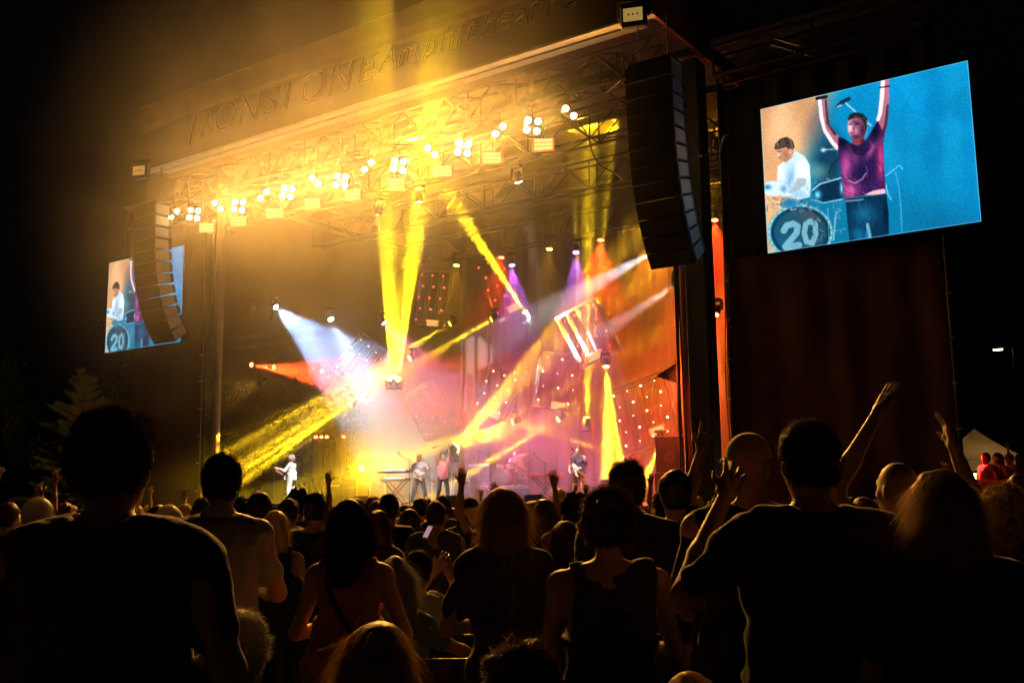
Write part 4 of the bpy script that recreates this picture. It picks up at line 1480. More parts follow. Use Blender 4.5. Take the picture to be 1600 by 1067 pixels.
        if hair == 'curly':
            v = wobble(wobble(v, .012, 45, seed), .006, 110, seed + 1)
        elif hair != 'cap':
            v = wobble(v, .0045, 40, seed)
        if fine and hair != 'cap' and len(v):
            pick = rs.choice(len(v), nstr)
            root = v[pick]
            out_d = root - np.array([hc[0], hc[1] - .02, hc[2]])
            nrm = out_d / (np.linalg.norm(out_d, axis=1)[:, None] + 1e-9)
            if hair in ('long', 'bob'):
                d0 = nrm * .35 + np.array([0, -.15, -.8]) + rs.randn(len(root), 3) * .18
                Ls, dr = .1, .5
            else:
                d0 = nrm * .3 + np.array([.1, -.3, -.1]) + rs.randn(len(root), 3) * .22
                Ls, dr = (.016 if hair == 'short' else .026), .3
            d0 /= np.linalg.norm(d0, axis=1)[:, None]
            v, q = merge([(v, q), strands(root, d0, Ls * 1.15, .0009, seed, dr, 3, .25 if hair == 'curly' else .05)])
        out['hair'] = (v, q)
    return out


def cloth_mat(name, col, rough=.85):
    return mat('cloth_' + name, col, rough, nscale=7, namt=.25, bump=.9, bscale=11, sheen=.25)


def hair_mat(name, col):
    if 'hair_' + name in MATS:
        return MATS['hair_' + name]
    m = mat('hair_' + name, col, .4, nscale=60, namt=.45, spec=.8)
    nt = m.node_tree                      # hair lets light through from behind
    tr = nt.nodes.new('ShaderNodeBsdfTranslucent')
    tr.inputs[0].default_value = (*[min(1, c * 2.2 + .04) for c in col], 1)
    mx = nt.nodes.new('ShaderNodeMixShader')
    mx.inputs[0].default_value = .5
    nt.links.new(nt.nodes['Principled BSDF'].outputs[0], mx.inputs[1])
    nt.links.new(tr.outputs[0], mx.inputs[2])
    nt.links.new(mx.outputs[0], nt.nodes['Material Output'].inputs[0])
    return m


HAIRC = {'black': (.012, .01, .009), 'brown': (.1, .055, .028), 'fair': (.5, .34, .16), 'grey': (.5, .46, .4), 'auburn': (.2, .085, .03)}
PART = {'top': {'tshirt': 'shirt', 'long': 'jacket', 'tank': 'tank_top', 'dress': 'dress'}, 'bottom': {'trousers': 'trousers', 'shorts': 'shorts'}}


def wear(fig, spec):
    """fig meshes -> datablocks with materials"""
    mats = {'body': mat('skin_' + spec.get('skin', 'light'), SKIN[spec.get('skin', 'light')], .5, nscale=8, namt=.12),
            'top': cloth_mat(spec['tc'][0], spec['tc'][1]), 'bottom': cloth_mat(spec.get('bc', ('denim', (.03, .04, .07)))[0], spec.get('bc', ('denim', (.03, .04, .07)))[1])}
    hc = spec.get('hc', 'brown')
    mats['hair'] = cloth_mat('cap_' + hc, HAIRC.get(hc, (.05, .05, .05))) if spec.get('hair') == 'cap' else hair_mat(hc, HAIRC[hc])
    names = {'body': 'body', 'top': PART['top'][spec.get('top', 'tshirt')], 'bottom': PART['bottom'][spec.get('bottom', 'trousers')], 'hair': 'cap' if spec.get('hair') == 'cap' else 'hair'}
    res = []
    for k, (v, q) in fig.items():
        if len(v):
            res.append((names[k], mesh_np(names[k], v, q, mats[k])))
    return res


STAGE_LOOK = Vector((-20, 27, 0))


def place(meshes, label, loc, scale, rz, group=None):
    e = empty('person', loc, rz, label, 'person', group)
    e.scale = (scale,) * 3
    for nm, me in meshes:
        link(nm, me, e)
    return e


def face_stage(p, extra=0.):
    d = STAGE_LOOK - p
    return math.atan2(d.y, d.x) - math.pi / 2 + math.radians(extra)


FIGKEYS = ('arms', 'hair', 'sit', 'female', 'build', 'res', 'top', 'bottom', 'seed', 'hands', 'stance', 'headturn', 'hairlen', 'lean', 'fine', 'handspec', 'nstr')


def spectator(label, px, py, D, turn=0., group=None, **kw):
    """one person, head top seen at px, py and D metres away; size follows from the ground there"""
    p = near(px, py, D)
    gz = ground_z(p.x, p.y)
    top = 1.755 - (.43 if kw.get('sit') else 0)
    t = {'curly': .03, 'long': .02, 'bob': .02, 'quiff': .03, 'cap': .01}.get(kw.get('hair', 'short'), .01)
    sc = (p.z - gz) / (top + t)
    if kw.get('sit'):
        sc = min(max(sc, .9), 1.05)
        gz = p.z - (top + t) * sc
    kw.setdefault('seed', int(px * 7 + py))
    fig = figure(**{k: v for k, v in kw.items() if k in FIGKEYS})
    e = place(wear(fig, kw), label, (p.x, p.y, gz), sc, face_stage(p, turn), group)
    dz = -.43 if kw.get('sit') else 0.
    cm = cloth_mat(kw['tc'][0], kw['tc'][1])
    if kw.get('collar'):
        c_ = MB()
        for k in range(22):
            a0, a1 = 2 * math.pi * k / 24 + 1.83, 2 * math.pi * (k + 1) / 24 + 1.83
            ring = []
            for a in (a0, a1):
                cx, cy_ = math.cos(a), math.sin(a)
                ring += [(cx * .066, cy_ * .066 - .01, 1.5 + dz - .02 * cy_), (cx * .074, cy_ * .074 - .01, 1.515 + dz - .02 * cy_), (cx * .095, cy_ * .09 - .01, 1.455 + dz - .03 * cy_)]
            c_.add(ring, [(0, 1, 4, 3), (1, 2, 5, 4)])
        c_.build('collar', cm, e, True)
        w_ = .2 * kw.get('build', 1)
        MB().tube([(-w_, -.07, 1.38 + dz), (-w_ * .5, -.122, 1.35 + dz), (0, -.135, 1.345 + dz), (w_ * .5, -.122, 1.35 + dz), (w_, -.07, 1.38 + dz)], .006, 6).build('yoke_seam', cm, e, True)
    if kw.get('straps'):
        for sx in (-1, 1):
            MB().tube([(sx * .1, .1, 1.36), (sx * .105, .03, 1.475), (sx * .095, -.06, 1.44), (sx * .05, -.125, 1.32), (0, -.15, 1.22)], .008, 6).build('dress_strap', cm, e, True)
        MB().tube([(-.13, .05, 1.49), (-.12, -.07, 1.45), (-.05, -.145, 1.3), (.06, -.16, 1.13), (.16, -.13, 1.0), (.21, -.04, .93)], .014, 6).build('bag_strap', M_BLACK, e, True)
    if kw.get('watch'):
        pass
    return e

# ================================================================== BAND AND GEAR
BLACKC = ('black', (.012, .012, .013))


def on_stage(px, Y):
    p = at(px, 760, Y)
    return Vector((p.x, p.y, DECK))


CAMR = math.atan2(CR.y, CR.x)


def guitar_mesh_parts(bass=False):
    prof = [(0, -.22), (.1, -.215), (.155, -.15), (.15, -.06), (.115, 0), (.12, .06), (.16, .13), (.13, .17), (.09, .12), (.04, .09), (-.04, .09), (-.08, .1), (-.13, .18), (-.16, .15), (-.14, .06), (-.12, 0), (-.16, -.07), (-.165, -.15), (-.1, -.215)]
    return prof


def guitar(label, person, body_m, tilt, off=(0, .2, 1.03), flip=1):
    """held across the player's body, neck towards +x (flip=-1: -x)"""
    e = empty('guitar', (0, 0, 0), 0, label, 'guitar', 'electric guitars')
    M = Matrix.Translation(person.location) @ Matrix.Rotation(person.rotation_euler.z, 4, 'Z') @ Matrix.Scale(person.scale.x, 4) @ Matrix.Translation(off) @ Matrix.Rotation(math.radians(tilt) * flip, 4, 'Y') @ Matrix.Rotation(math.pi / 2 * flip, 4, 'Y') @ Matrix.Rotation(math.pi / 2, 4, 'X')
    # local: guitar lies in xy, neck along +y, face to -z after the turn
    e.matrix_world = M
    e.rotation_mode = 'QUATERNION'
    e.location, e.rotation_quaternion, e.scale = M.decompose()
    b = MB().prism(guitar_mesh_parts(), -.022, .022).build('body', body_m, e)
    MB().box((-.025, .05, -.03), (.025, .62, -.012)).build('neck', M_WOOD, e)
    MB().prism([(-.03, .62), (.03, .62), (.045, .8), (.0, .83), (-.04, .78)], -.028, -.014).build('headstock', M_WOOD, e)
    for y in (-.1, -.03):
        MB().box((-.04, y, -.032), (.04, y + .03, -.0225)).build('pickup', M_BLACK, b)
    MB().box((-.045, -.17, -.034), (.045, -.145, -.0225)).build('bridge', M_CHROME, b)
    return e


def bandsman(label, px, Y, rz, H, **kw):
    p = on_stage(px, Y)
    fig = figure(**{k: v for k, v in kw.items() if k in FIGKEYS})
    return place(wear(fig, kw), label, p, H / 1.77, rz)


g1 = bandsman('guitarist in pale striped shirt at the left of the stage, one leg kicked back', 455, 24.9, CAMR + math.radians(78), 1.8, arms=('neck', 'play'), hair='curly', hc='grey', tc=('pale_stripe', (.62, .6, .66)), bc=('pale_trousers', (.55, .54, .5)), stance=.12, seed=3, res=.018, top='long')
guitar('cream guitar held by the left guitarist, neck pointing left', g1, M_WHITE, -14, (-.02, .2, 1.03), -1)
g2 = bandsman('long haired guitarist in open checked shirt beside the singer', 655, 26.4, CAMR + math.radians(190), 1.72, arms=('neck', 'play'), hair='long', hc='fair', hairlen=.2, tc=('check_shirt', (.3, .32, .38)), bc=('dark_jeans', (.05, .055, .08)), stance=.16, seed=4, res=.018, top='long')
guitar('white guitar of the long haired guitarist, neck raised to the right', g2, M_WHITE, 24, (.02, .2, 1.04), -1)
sg = bandsman('singer in pink shirt holding a microphone stand level above his head', 692, 26.5, CAMR + math.radians(200), 1.74, arms=(((.24, .04, 1.67), (.2, .1, 1.93)), ((.24, .06, 1.64), (.12, .1, 1.88))), hair='short', hc='brown', tc=('pink_shirt', (.6, .2, .2)), bc=('leather_trousers', (.03, .03, .028)), stance=.1, seed=5, res=.018)
g3 = bandsman('guitarist in dark shirt and tan trousers at the right microphone', 905, 26.5, CAMR + math.radians(150), 1.78, arms=('neck', 'play'), hair='short', hc='brown', tc=('navy_shirt', (.05, .04, .08)), bc=('tan_trousers', (.4, .2, .07)), stance=.05, seed=6, res=.018, top='long')
guitar('white bodied guitar of the right guitarist, neck raised to the right', g3, M_WHITE, 26, (.02, .2, 1.04), -1)
dr = bandsman('drummer seated behind the cymbals in the middle of the stage', 806, 31.5, CAMR + math.radians(180), 1.75, arms=('clap', 'phone'), hair='short', hc='brown', tc=('grey_tee', (.3, .3, .32)), bc=BLACKC, sit=True, seed=8, res=.02)
dr.location.z = DECK + .6

# microphone stand held aloft
e = empty('microphone_stand', at(693, 692, 26.5), 0, 'microphone stand with tripod foot held sideways over the singer\'s head', 'microphone stand', 'microphone stands')
a, b = at(683, 697, 26.5) - e.location, at(735, 679, 26.5) - e.location
strut('pole', a, b, .016, M_CHROME, e)
dv = (b - a).normalized()
for k in range(3):
    t_ = k * 2.094 + .5
    sd = dv.orthogonal().normalized()
    sd.rotate(Matrix.Rotation(t_, 3, dv))
    strut('foot', b, b + sd * .3 + dv * .12, .012, M_CHROME, e)
strut('microphone', a - dv * .02, a - dv * .2, .026, M_BLACK, e)


def mic_stand(label, px, Y, h=1.5, boom=None):
    e = empty('microphone_stand', on_stage(px, Y), 0, label, 'microphone stand', 'microphone stands')
    for k in range(3):
        t_ = k * 2.094
        strut('foot', (0, 0, .12), (.3 * math.cos(t_), .3 * math.sin(t_), .01), .012, M_STEEL, e)
    strut('pole', (0, 0, .02), (0, 0, h), .013, M_STEEL, e)
    tip = Vector((0, -.05, h + .02))
    if boom:
        tip = Vector((math.cos(CAMR) * boom[0], math.sin(CAMR) * boom[0], h + boom[1]))
        strut('boom', Vector((0, 0, h)) - (tip - Vector((0, 0, h))) * .35, tip, .01, M_STEEL, e)
    MB().lathe([(.012, 0), (.016, .1), (.028, .13), (.03, .16), (.02, .19)], 10, Matrix.Translation(tip) @ Matrix.Rotation(.8, 4, 'X')).build('microphone', M_BLACK, e, True)


mic_stand('microphone stand behind the left guitarist with boom to upper right', 470, 25.6, 1.35, (.45, .3))
mic_stand('microphone stand just left of the long haired guitarist', 640, 26.0, 1.5, (-.3, .15))
mic_stand('tall boom stand over the amplifiers behind the singer', 748, 29.5, 1.9, (-.9, .5))
mic_stand('microphone stand at the right guitarist\'s mouth', 893, 26.2, 1.5, (.1, .08))
mic_stand('short boom microphone over the red keyboard', 852, 28.0, 1.35, (-.3, .2))
mic_stand('microphone stand among the drums', 826, 29.6, 1.4, (.3, .2))


def amp(label, px, Y, w, h, d, z=0., twin=True, cones=1):
    p = on_stage(px, Y) + Vector((0, 0, z))
    e = empty('guitar_amplifier', p, math.radians(6), label, 'amplifier', 'stage amplifiers')
    c = MB().box((-w / 2, 0, 0), (w / 2, d, h), bev=.02).build('cabinet', M_CAB, e)
    MB().box((-w / 2 + .04, -.012, .04), (w / 2 - .04, -.001, h - (.16 if twin else .04))).build('grille_cloth', mat('amp_cloth', (.05, .045, .04), .9, bump=.4, bscale=90), e)
    for k in range(cones):
        MB().lathe([(.16, 0), (.17, .008), (.14, .012), (.05, .004)], 18, Matrix.Translation((-w / 2 + w * (k + .5) / cones, -.012, h * .42)) @ Matrix.Rotation(math.pi / 2, 4, 'X')).build('speaker_cone', mat('speaker_cone', (.1, .1, .1), .5, nscale=9), e, True)
    if twin:
        MB().box((-w / 2 + .05, -.008, h - .12), (w / 2 - .05, -.0005, h - .05)).build('control_panel', M_ALU, e)
        for k in range(5):
            MB().lathe([(.014, 0), (.014, .02), (.01, .022)], 8, Matrix.Translation((-w / 2 + w * (k + 1) / 6, -.008, h - .085)) @ Matrix.Rotation(math.pi / 2, 4, 'X')).build('knob', M_BLACK, e)
    MB().box((-.12, d / 2 - .02, h), (.12, d / 2 + .02, h + .02)).build('handle', M_BLACK, e)


amp('left of two grey guitar amplifiers behind the singer', 722, 29.5, .75, .9, .45, 0, True, 1)
amp('tall amplifier stack right of the singer with pale top panel', 748, 30.2, 1.0, 1.45, .6, 0, True, 2)
amp('low amplifier behind the left guitarist', 520, 30., .8, .8, .5)
amp('loudspeaker cabinet with round cone by the right tower', 1048, 25.4, .85, 1.0, .7, .9, False, 1)
amp('lower cabinet carrying the loudspeaker by the right tower', 1048, 25.42, .95, .88, .75, 0, False, 2)
amp('small amplifier right of the right guitarist', 955, 28.5, .75, .75, .45)


def keyboard(label, px, Y, z, w, m, rz=6):
    e = empty('keyboard', on_stage(px, Y) + Vector((0, 0, z)), math.radians(rz), label, 'keyboard', 'stage keyboards')
    MB().box((-w / 2, -.18, 0), (w / 2, .18, .1), bev=.015).build('case', m, e)
    n = int(w / .03)
    k_ = MB()
    for k in range(n):
        k_.box((-w / 2 + .04 + (w - .08) * k / n, .0, .101), (-w / 2 + .04 + (w - .08) * (k + .88) / n, .16, .115))
    k_.build('keys', M_WHITE, e)['kind'] = 'stuff'
    MB().box((-w / 2 + .05, -.15, .1005), (w / 2 - .05, -.03, .108)).build('panel', M_BLACK, e)


def xstand(label, px, Y, h, w):
    e = empty('keyboard_stand', on_stage(px, Y), math.radians(6), label, 'stand', 'keyboard stands')
    for y in (-.14, .14):
        strut('leg', (-w / 2, y, .02), (w / 2, y, h), .02, M_STEEL, e)
        strut('leg', (w / 2, y + .03, .02), (-w / 2, y + .03, h), .02, M_STEEL, e)
    for s in (-1, 1):
        strut('support', (s * w / 2, -.2, h), (s * w / 2, .2, h), .018, M_STEEL, e)
        strut('foot', (s * w / 2, -.22, .02), (s * w / 2, .22, .02), .018, M_STEEL, e)


xstand('crossed stand under the two tier keyboards left of centre', 618, 26.8, .8, .8)
keyboard('lower of two keyboards left of the long haired guitarist', 618, 26.8, .82, 1.1, M_BLACK)
keyboard('upper of two keyboards left of the long haired guitarist', 616, 27.0, 1.1, 1.3, M_BLACK)
xstand('crossed stand under the red keyboard', 852, 28.3, .85, .9)
keyboard('red keyboard left of the right guitarist', 852, 28.3, .87, 1.25, mat('red_lacquer', (.55, .05, .03), .25, nscale=5))


def drum(label, c, r, h, tiltx=0., m=None, horiz=False):
    m = m or mat('drum_shell', (.35, .3, .28), .25, .2, nscale=6)
    e = empty('drum', c, math.radians(10), label, 'drum', 'drum kit')
    M = Matrix.Rotation(math.pi / 2, 4, 'X') if horiz else Matrix.Rotation(tiltx, 4, 'X')
    MB().lathe([(r, 0), (r, h)], 24, M).build('shell', m, e, True)
    MB().lathe([(r * .98, h + .002), (r * .98, h + .006), (.01, h + .007)], 24, M).build('head', M_WHITE, e, True)
    for z in (0, h):
        MB().lathe([(r + .004, z - .02), (r + .018, z - .02), (r + .018, z + .02), (r + .004, z + .02)], 24, M).build('hoop', M_CHROME, e, True)
    if not horiz:
        for k in range(3):
            t_ = k * 2.094
            strut('leg', (r * .8 * math.cos(t_), r * .8 * math.sin(t_), .05), (r * 1.1 * math.cos(t_), r * 1.1 * math.sin(t_), DECK - c.z + .6), .012, M_STEEL, e)
    return e


def cymbal(label, c, r, tilt):
    e = empty('cymbal', c, 0, label, 'cymbal', 'cymbals on stands')
    MB().lathe([(.01, .03), (.04, .025), (.07, .008), (r, -.02), (r, -.023)], 24, Matrix.Rotation(tilt, 4, 'X')).build('bronze', M_BRASS, e, True)
    strut('stand', (0, 0, 0), (0, 0, DECK + .62 - c.z), .012, M_STEEL, e)
    for k in range(3):
        t_ = k * 2.094
        strut('foot', (0, 0, DECK + .75 - c.z), (.25 * math.cos(t_), .25 * math.sin(t_), DECK + .62 - c.z), .01, M_STEEL, e)


ri = empty('drum_riser', on_stage(800, 31.2), 0, 'low black riser under the drum kit', 'riser')
MB().box((-1.7, -1.3, 0), (1.7, 1.3, .6), bev=.02).build('platform', M_DECK, ri)
MB().box((-1.68, -1.34, .05), (1.68, -1.301, .5)).build('skirt', M_DRAPE, ri)
KP = on_stage(800, 31.0) + Vector((0, 0, .6))
d = drum('bass drum at the front of the drum kit', KP + Vector((0, -.5, .3)), .3, .4, 0, None, True)
drum('left tom of the drum kit', KP + Vector((-.3, -.35, .62)), .16, .2, -.2)
drum('right tom of the drum kit', KP + Vector((.2, -.35, .62)), .17, .2, -.2)
drum('floor tom at the right of the drum kit', KP + Vector((.6, -.1, .25)), .22, .4)
cymbal('left crash cymbal of the drum kit', KP + Vector((-.75, -.3, 1.05)), .24, .3)
cymbal('right crash cymbal of the drum kit', KP + Vector((.7, -.35, 1.15)), .26, .35)
cymbal('hi hat cymbal left of the drums', KP + Vector((-.95, .1, .8)), .18, .05)


def road_case(label, px, Y, w, h, dd=.6, z=0.):
    e = empty('road_case', on_stage(px, Y) + Vector((0, 0, z)), math.radians(R.uniform(-12, 12)), label, 'case', 'road cases')
    MB().box((-w / 2, 0, .0), (w / 2, dd, h), bev=.01).build('box', M_ROAD, e)
    for s in (-1, 1):
        MB().box((s * (w / 2 + .004) - .02, -.006, 0), (s * (w / 2 + .004) + .02, .03, h)).build('edge_strip', M_ALU, e)
    MB().box((-w / 2, -.008, h * .62), (w / 2, -.001, h * .62 + .03)).build('lid_strip', M_ALU, e)
    for s in (-.25, .25):
        MB().box((s * w - .05, -.02, h * .58), (s * w + .05, -.009, h * .7)).build('latch', M_CHROME, e)


for i, (px, Y, w, h) in enumerate(((365, 28.5, .8, 1.3), (392, 29.5, 1., 1.0), (418, 29., .7, 1.5), (545, 32, 1.2, 1.0), (590, 33, .9, 1.3), (690, 33, 1.1, 1.2), (985, 31, .9, 1.2))):
    road_case(('tall road case at the far left of the stage', 'low road case at the left rear of the stage', 'tallest road case behind the left guitarist', 'wide road case behind the yellow floor lamp', 'road case at the rear left of centre', 'road case behind the singer', 'road case at the rear right of the stage')[i], px, Y, w, h)
for i, px in enumerate((560, 705, 830, 935)):
    e = empty('monitor_wedge', on_stage(px, 24.5), math.radians(4), ('leftmost', 'second from left', 'third from left', 'rightmost')[i] + ' black floor monitor along the stage front', 'monitor', 'floor monitors')
    MB().add([(-.3, 0, 0), (.3, 0, 0), (.3, .45, 0), (-.3, .45, 0), (-.3, .12, .32), (.3, .12, .32), (.3, .42, .1), (-.3, .42, .1)], [(3, 2, 1, 0), (0, 1, 5, 4), (4, 5, 6, 7), (7, 6, 2, 3), (1, 2, 6, 5), (0, 4, 7, 3)]).build('cabinet', M_CAB, e)
    MB().add([(-.27, .145, .312), (.27, .145, .312), (.27, .4, .125), (-.27, .4, .125)], [(0, 1, 2, 3)]).build('grille', M_GRILLE, e)

# black flag beside the right pod
e = empty('flag', at(1062, 720, 25.2) * 1., 0, 'small black flag on a thin pole by the right tower', 'flag')
e.location.z = DECK + 1.9
strut('pole', (0, 0, 0), (0, 0, 2.1), .015, M_STEEL, e)
MB().add([(-.01, 0, 2.0), (-.01, 0, 1.45), (-.3, .05, 1.55), (-.62, -.02, 1.68), (-.3, -.04, 1.85), (-.01, .012, 2.0), (-.01, .012, 1.45), (-.3, .062, 1.55), (-.62, -.008, 1.68), (-.3, -.028, 1.85)],
         [(0, 1, 2, 4), (4, 2, 3), (9, 7, 6, 5), (8, 7, 9), (0, 4, 9, 5), (4, 3, 8, 9), (1, 6, 7, 2), (2, 7, 8, 3), (0, 5, 6, 1)]).build('cloth', M_DRAPE, e)

# silver panels beyond the left of the stage, red lights on top
e = empty('silver_panel_stack', (-39.4, 39, ground_z(-39, 39)), math.radians(38), 'row of tall pale metal panels behind the stage with red lights on top', 'panels')
for k in range(6):
    MB().box((-.9 + k * .3, 0, 2.9 + .05 * (k % 3)), (-.9 + k * .3 + .26, .25, 5.05 - .1 * (k % 2)), bev=.03).build('panel', mat('pale_metal', (.3, .3, .3), .45, .4, nscale=1.5), e)
    strut('post', (-.77 + k * .3, .12, 0), (-.77 + k * .3, .12, 2.95), .05, M_STEEL, e)
for k in (0, 1, 2, 5):
    o = MB().lathe([(.09, 0), (.1, .05), (.06, .12)], 12, Matrix.Translation((-.77 + k * .3, .12, 5.06))).build('red_lamp', E_REDL, e, True)

# crowd barrier before the left of the stage
e = empty('crowd_barrier', at(386, 790, 22.6), 0, 'upright bar barrier standing before the left end of the stage', 'barrier')
e.location.z = ground_z(e.location.x, 22.6)
for z in (.25, 1.55):
    strut('rail', (-1.6, 0, z), (1.6, 0, z), .025, M_ALU, e)
for k in range(17):
    strut('bar', (-1.6 + k * .2, 0, .25), (-1.6 + k * .2, 0, 1.55), .012, M_ALU, e, 6)
for s in (-1.4, 1.4):
    strut('foot', (s, -.3, .02), (s, .3, .02), .02, M_ALU, e)
    strut('post', (s, 0, .02), (s, 0, .25), .02, M_ALU, e)


# ================================================================== CROWD
# ---- nearest people, each built for itself
BLUE = ('navy', (.02, .025, .04))
P = spectator
P('big man with thick hair at the left front, seen from behind, elbow out', 178, 632, 2.75, 4, arms=('front', ((.31, -.02, 1.13), (.15, .2, 1.1))), hair='quiff', hc='brown', tc=('dark_plum', (.05, .02, .025)), build=1.12, res=.013, fine=True, headturn=-.25, skin='light')
P('man in pale collared shirt standing second from left, hair cropped', 346, 712, 5.1, 0, arms=('front', 'front'), hair='short', hc='black', collar=True, tc=('pale_linen', (.36, .44, .58)), build=1.05, res=.014, fine=True)
P('woman in racerback dress with dark bobbed hair and a bag strap', 548, 782, 4.7, -6, arms=('front', 'front'), hair='bob', hairlen=.2, hc='brown', straps=True, tc=('rust_dress', (.5, .16, .12)), top='dress', female=True, res=.013, fine=True)
P('woman with long fair hair in the middle, dark patterned top', 787, 764, 4.6, 3, arms=('front', 'front'), hair='long', hairlen=.3, hc='fair', tc=('dark_pattern', (.05, .045, .035)), female=True, res=.013, fine=True, build=1.05)
P('woman with short wavy hair in a dark tank top right of centre', 948, 764, 3.9, 6, arms=('down', 'front'), hair='curly', hc='brown', tc=('charcoal_tank', (.03, .028, .025)), top='tank', female=True, build=1.2, res=.013, fine=True)
P('tall man with short hair and collar behind the woman in the tank top', 978, 722, 5.2, 0, arms=('down', 'down'), hair='short', hc='brown', collar=True, tc=('navy_shirt2', (.03, .035, .045)), build=1.05, res=.014, fine=True, headturn=.2, top='long')
P('woman with reddish brown hair lower down between two taller people', 884, 816, 5.8, 10, arms=('front', 'front'), hair='bob', hairlen=.22, hc='auburn', tc=('brown_top', (.08, .04, .03)), female=True, res=.016, fine=True, headturn=.3)
P('round headed man with close cropped hair left of the tower', 1055, 736, 5.6, 0, arms=('down', 'down'), hair='short', hc='black', tc=BLACKC, build=1.05, res=.016)
P('man in a pale baseball cap and glasses right of centre', 1168, 676, 4.2, -8, arms=('front', 'down'), hair='cap', hc='fair', tc=BLACKC, build=1.12, res=.014, fine=True, headturn=.35)
P('heavy man at the right front with hands clapping beside his face', 1262, 659, 3.45, 0, arms=(((.4, .1, 1.22), (.2, .3, 1.52)), ((.34, .0, 1.2), (.2, .2, 1.1))), hair='short', hc='brown', tc=('olive_tee', (.03, .03, .018)), build=1.25, res=.013, fine=True, handspec={0: {'curl': .25, 'spread': .2}})
P('bald man at right with both bare arms raised clapping overhead', 1405, 716, 4.4, 0, arms=(((.28, .05, 1.62), (.05, .08, 1.96)), ((.36, .02, 1.5), (.29, .06, 1.8))), hair='bald', tc=('grey_tee2', (.06, .06, .06)), res=.014, fine=True, headturn=.3, handspec={0: {'curl': .1, 'palm': (1, .3, 0)}, 1: {'curl': .15, 'palm': (-1, .3, 0)}})
P('woman with straight fair shoulder length hair at the right', 1470, 737, 3.2, 0, arms=('front', 'front'), hair='long', hairlen=.25, hc='fair', tc=BLACKC, female=True, build=1.1, res=.013, fine=True)
P('person with wavy fair hair at the right edge in front', 1565, 762, 4.2, 0, arms=('down', 'down'), hair='curly', hc='fair', tc=BLACKC, res=.016, fine=True, female=True)
P('dark haired person at the extreme right edge', 1597, 742, 5.5, 0, arms=('down', 'down'), hair='short', hc='brown', tc=BLUE, res=.016)
P('person with one arm raised pointing up, head hidden by the capped man', 1142, 742, 5.6, 0, arms=(((.24, .05, 1.62), (.14, .1, 1.9)), 'down'), hair='short', hc='black', tc=BLACKC, res=.016, fine=True, handspec={0: {'point': True}})
# seated in front
seat_spots = []


def seated(label, px, py, D, **kw):
    e = P(label, px, py, D, sit=True, **kw)
    seat_spots.append((e.location.copy(), e.rotation_euler.z))
    return e


seated('seated man with short grey hair at the lower left', 368, 958, 2.95, arms=('front', 'front'), hair='short', hc='grey', tc=('dark_shirt', (.03, .03, .03)), res=.013, fine=True, headturn=-.15, build=1.05)
seated('seated person with smooth fair hair at the bottom left of centre', 590, 976, 2.95, arms=('front', 'front'), hair='bob', hairlen=.18, hc='fair', tc=BLACKC, female=True, res=.013, fine=True, headturn=-.3)
seated('seated person with curly lit hair at the bottom centre', 815, 1008, 2.75, arms=('front', 'front'), hair='curly', hc='brown', tc=BLACKC, res=.013, fine=True)
seated('person whose fair hair just shows at the bottom edge right of centre', 1082, 1057, 2.7, arms=('front', 'front'), hair='short', hc='fair', tc=BLACKC, res=.016)
seated('seated older woman in teal top with grey bobbed hair, arm reaching forward', 617, 872, 5.6, arms=('front', ((.3, .1, 1.28), (.5, .3, 1.16))), hair='bob', hairlen=.12, hc='grey', tc=('teal_top', (.1, .2, .2)), female=True, res=.015, fine=True)
ph = seated('seated person holding a lit phone up with both hands', 652, 862, 6.6, arms=(((.1, .25, 1.35), (-.09, .36, 1.6)), ((.3, .22, 1.34), (.2, .36, 1.58))), hair='short', hc='brown', tc=('white_blouse', (.45, .42, .42)), female=True, res=.015, fine=True)
e = empty('phone', near(668, 830, 6.3), face_stage(near(668, 830, 6.3)), 'lit phone held up by the seated person in the middle', 'phone')
e.rotation_euler = (.5, .2, e.rotation_euler.z + .75)
e.scale = (.6, .6, .6)
MB().box((-.036, -.004, -.075), (.036, .004, .075), bev=.003).build('case', M_BLACK, e)
MB().box((-.032, -.0065, -.068), (.032, -.0045, .068)).build('display', emit('phone_display', (.9, .5, .55), .35), e)

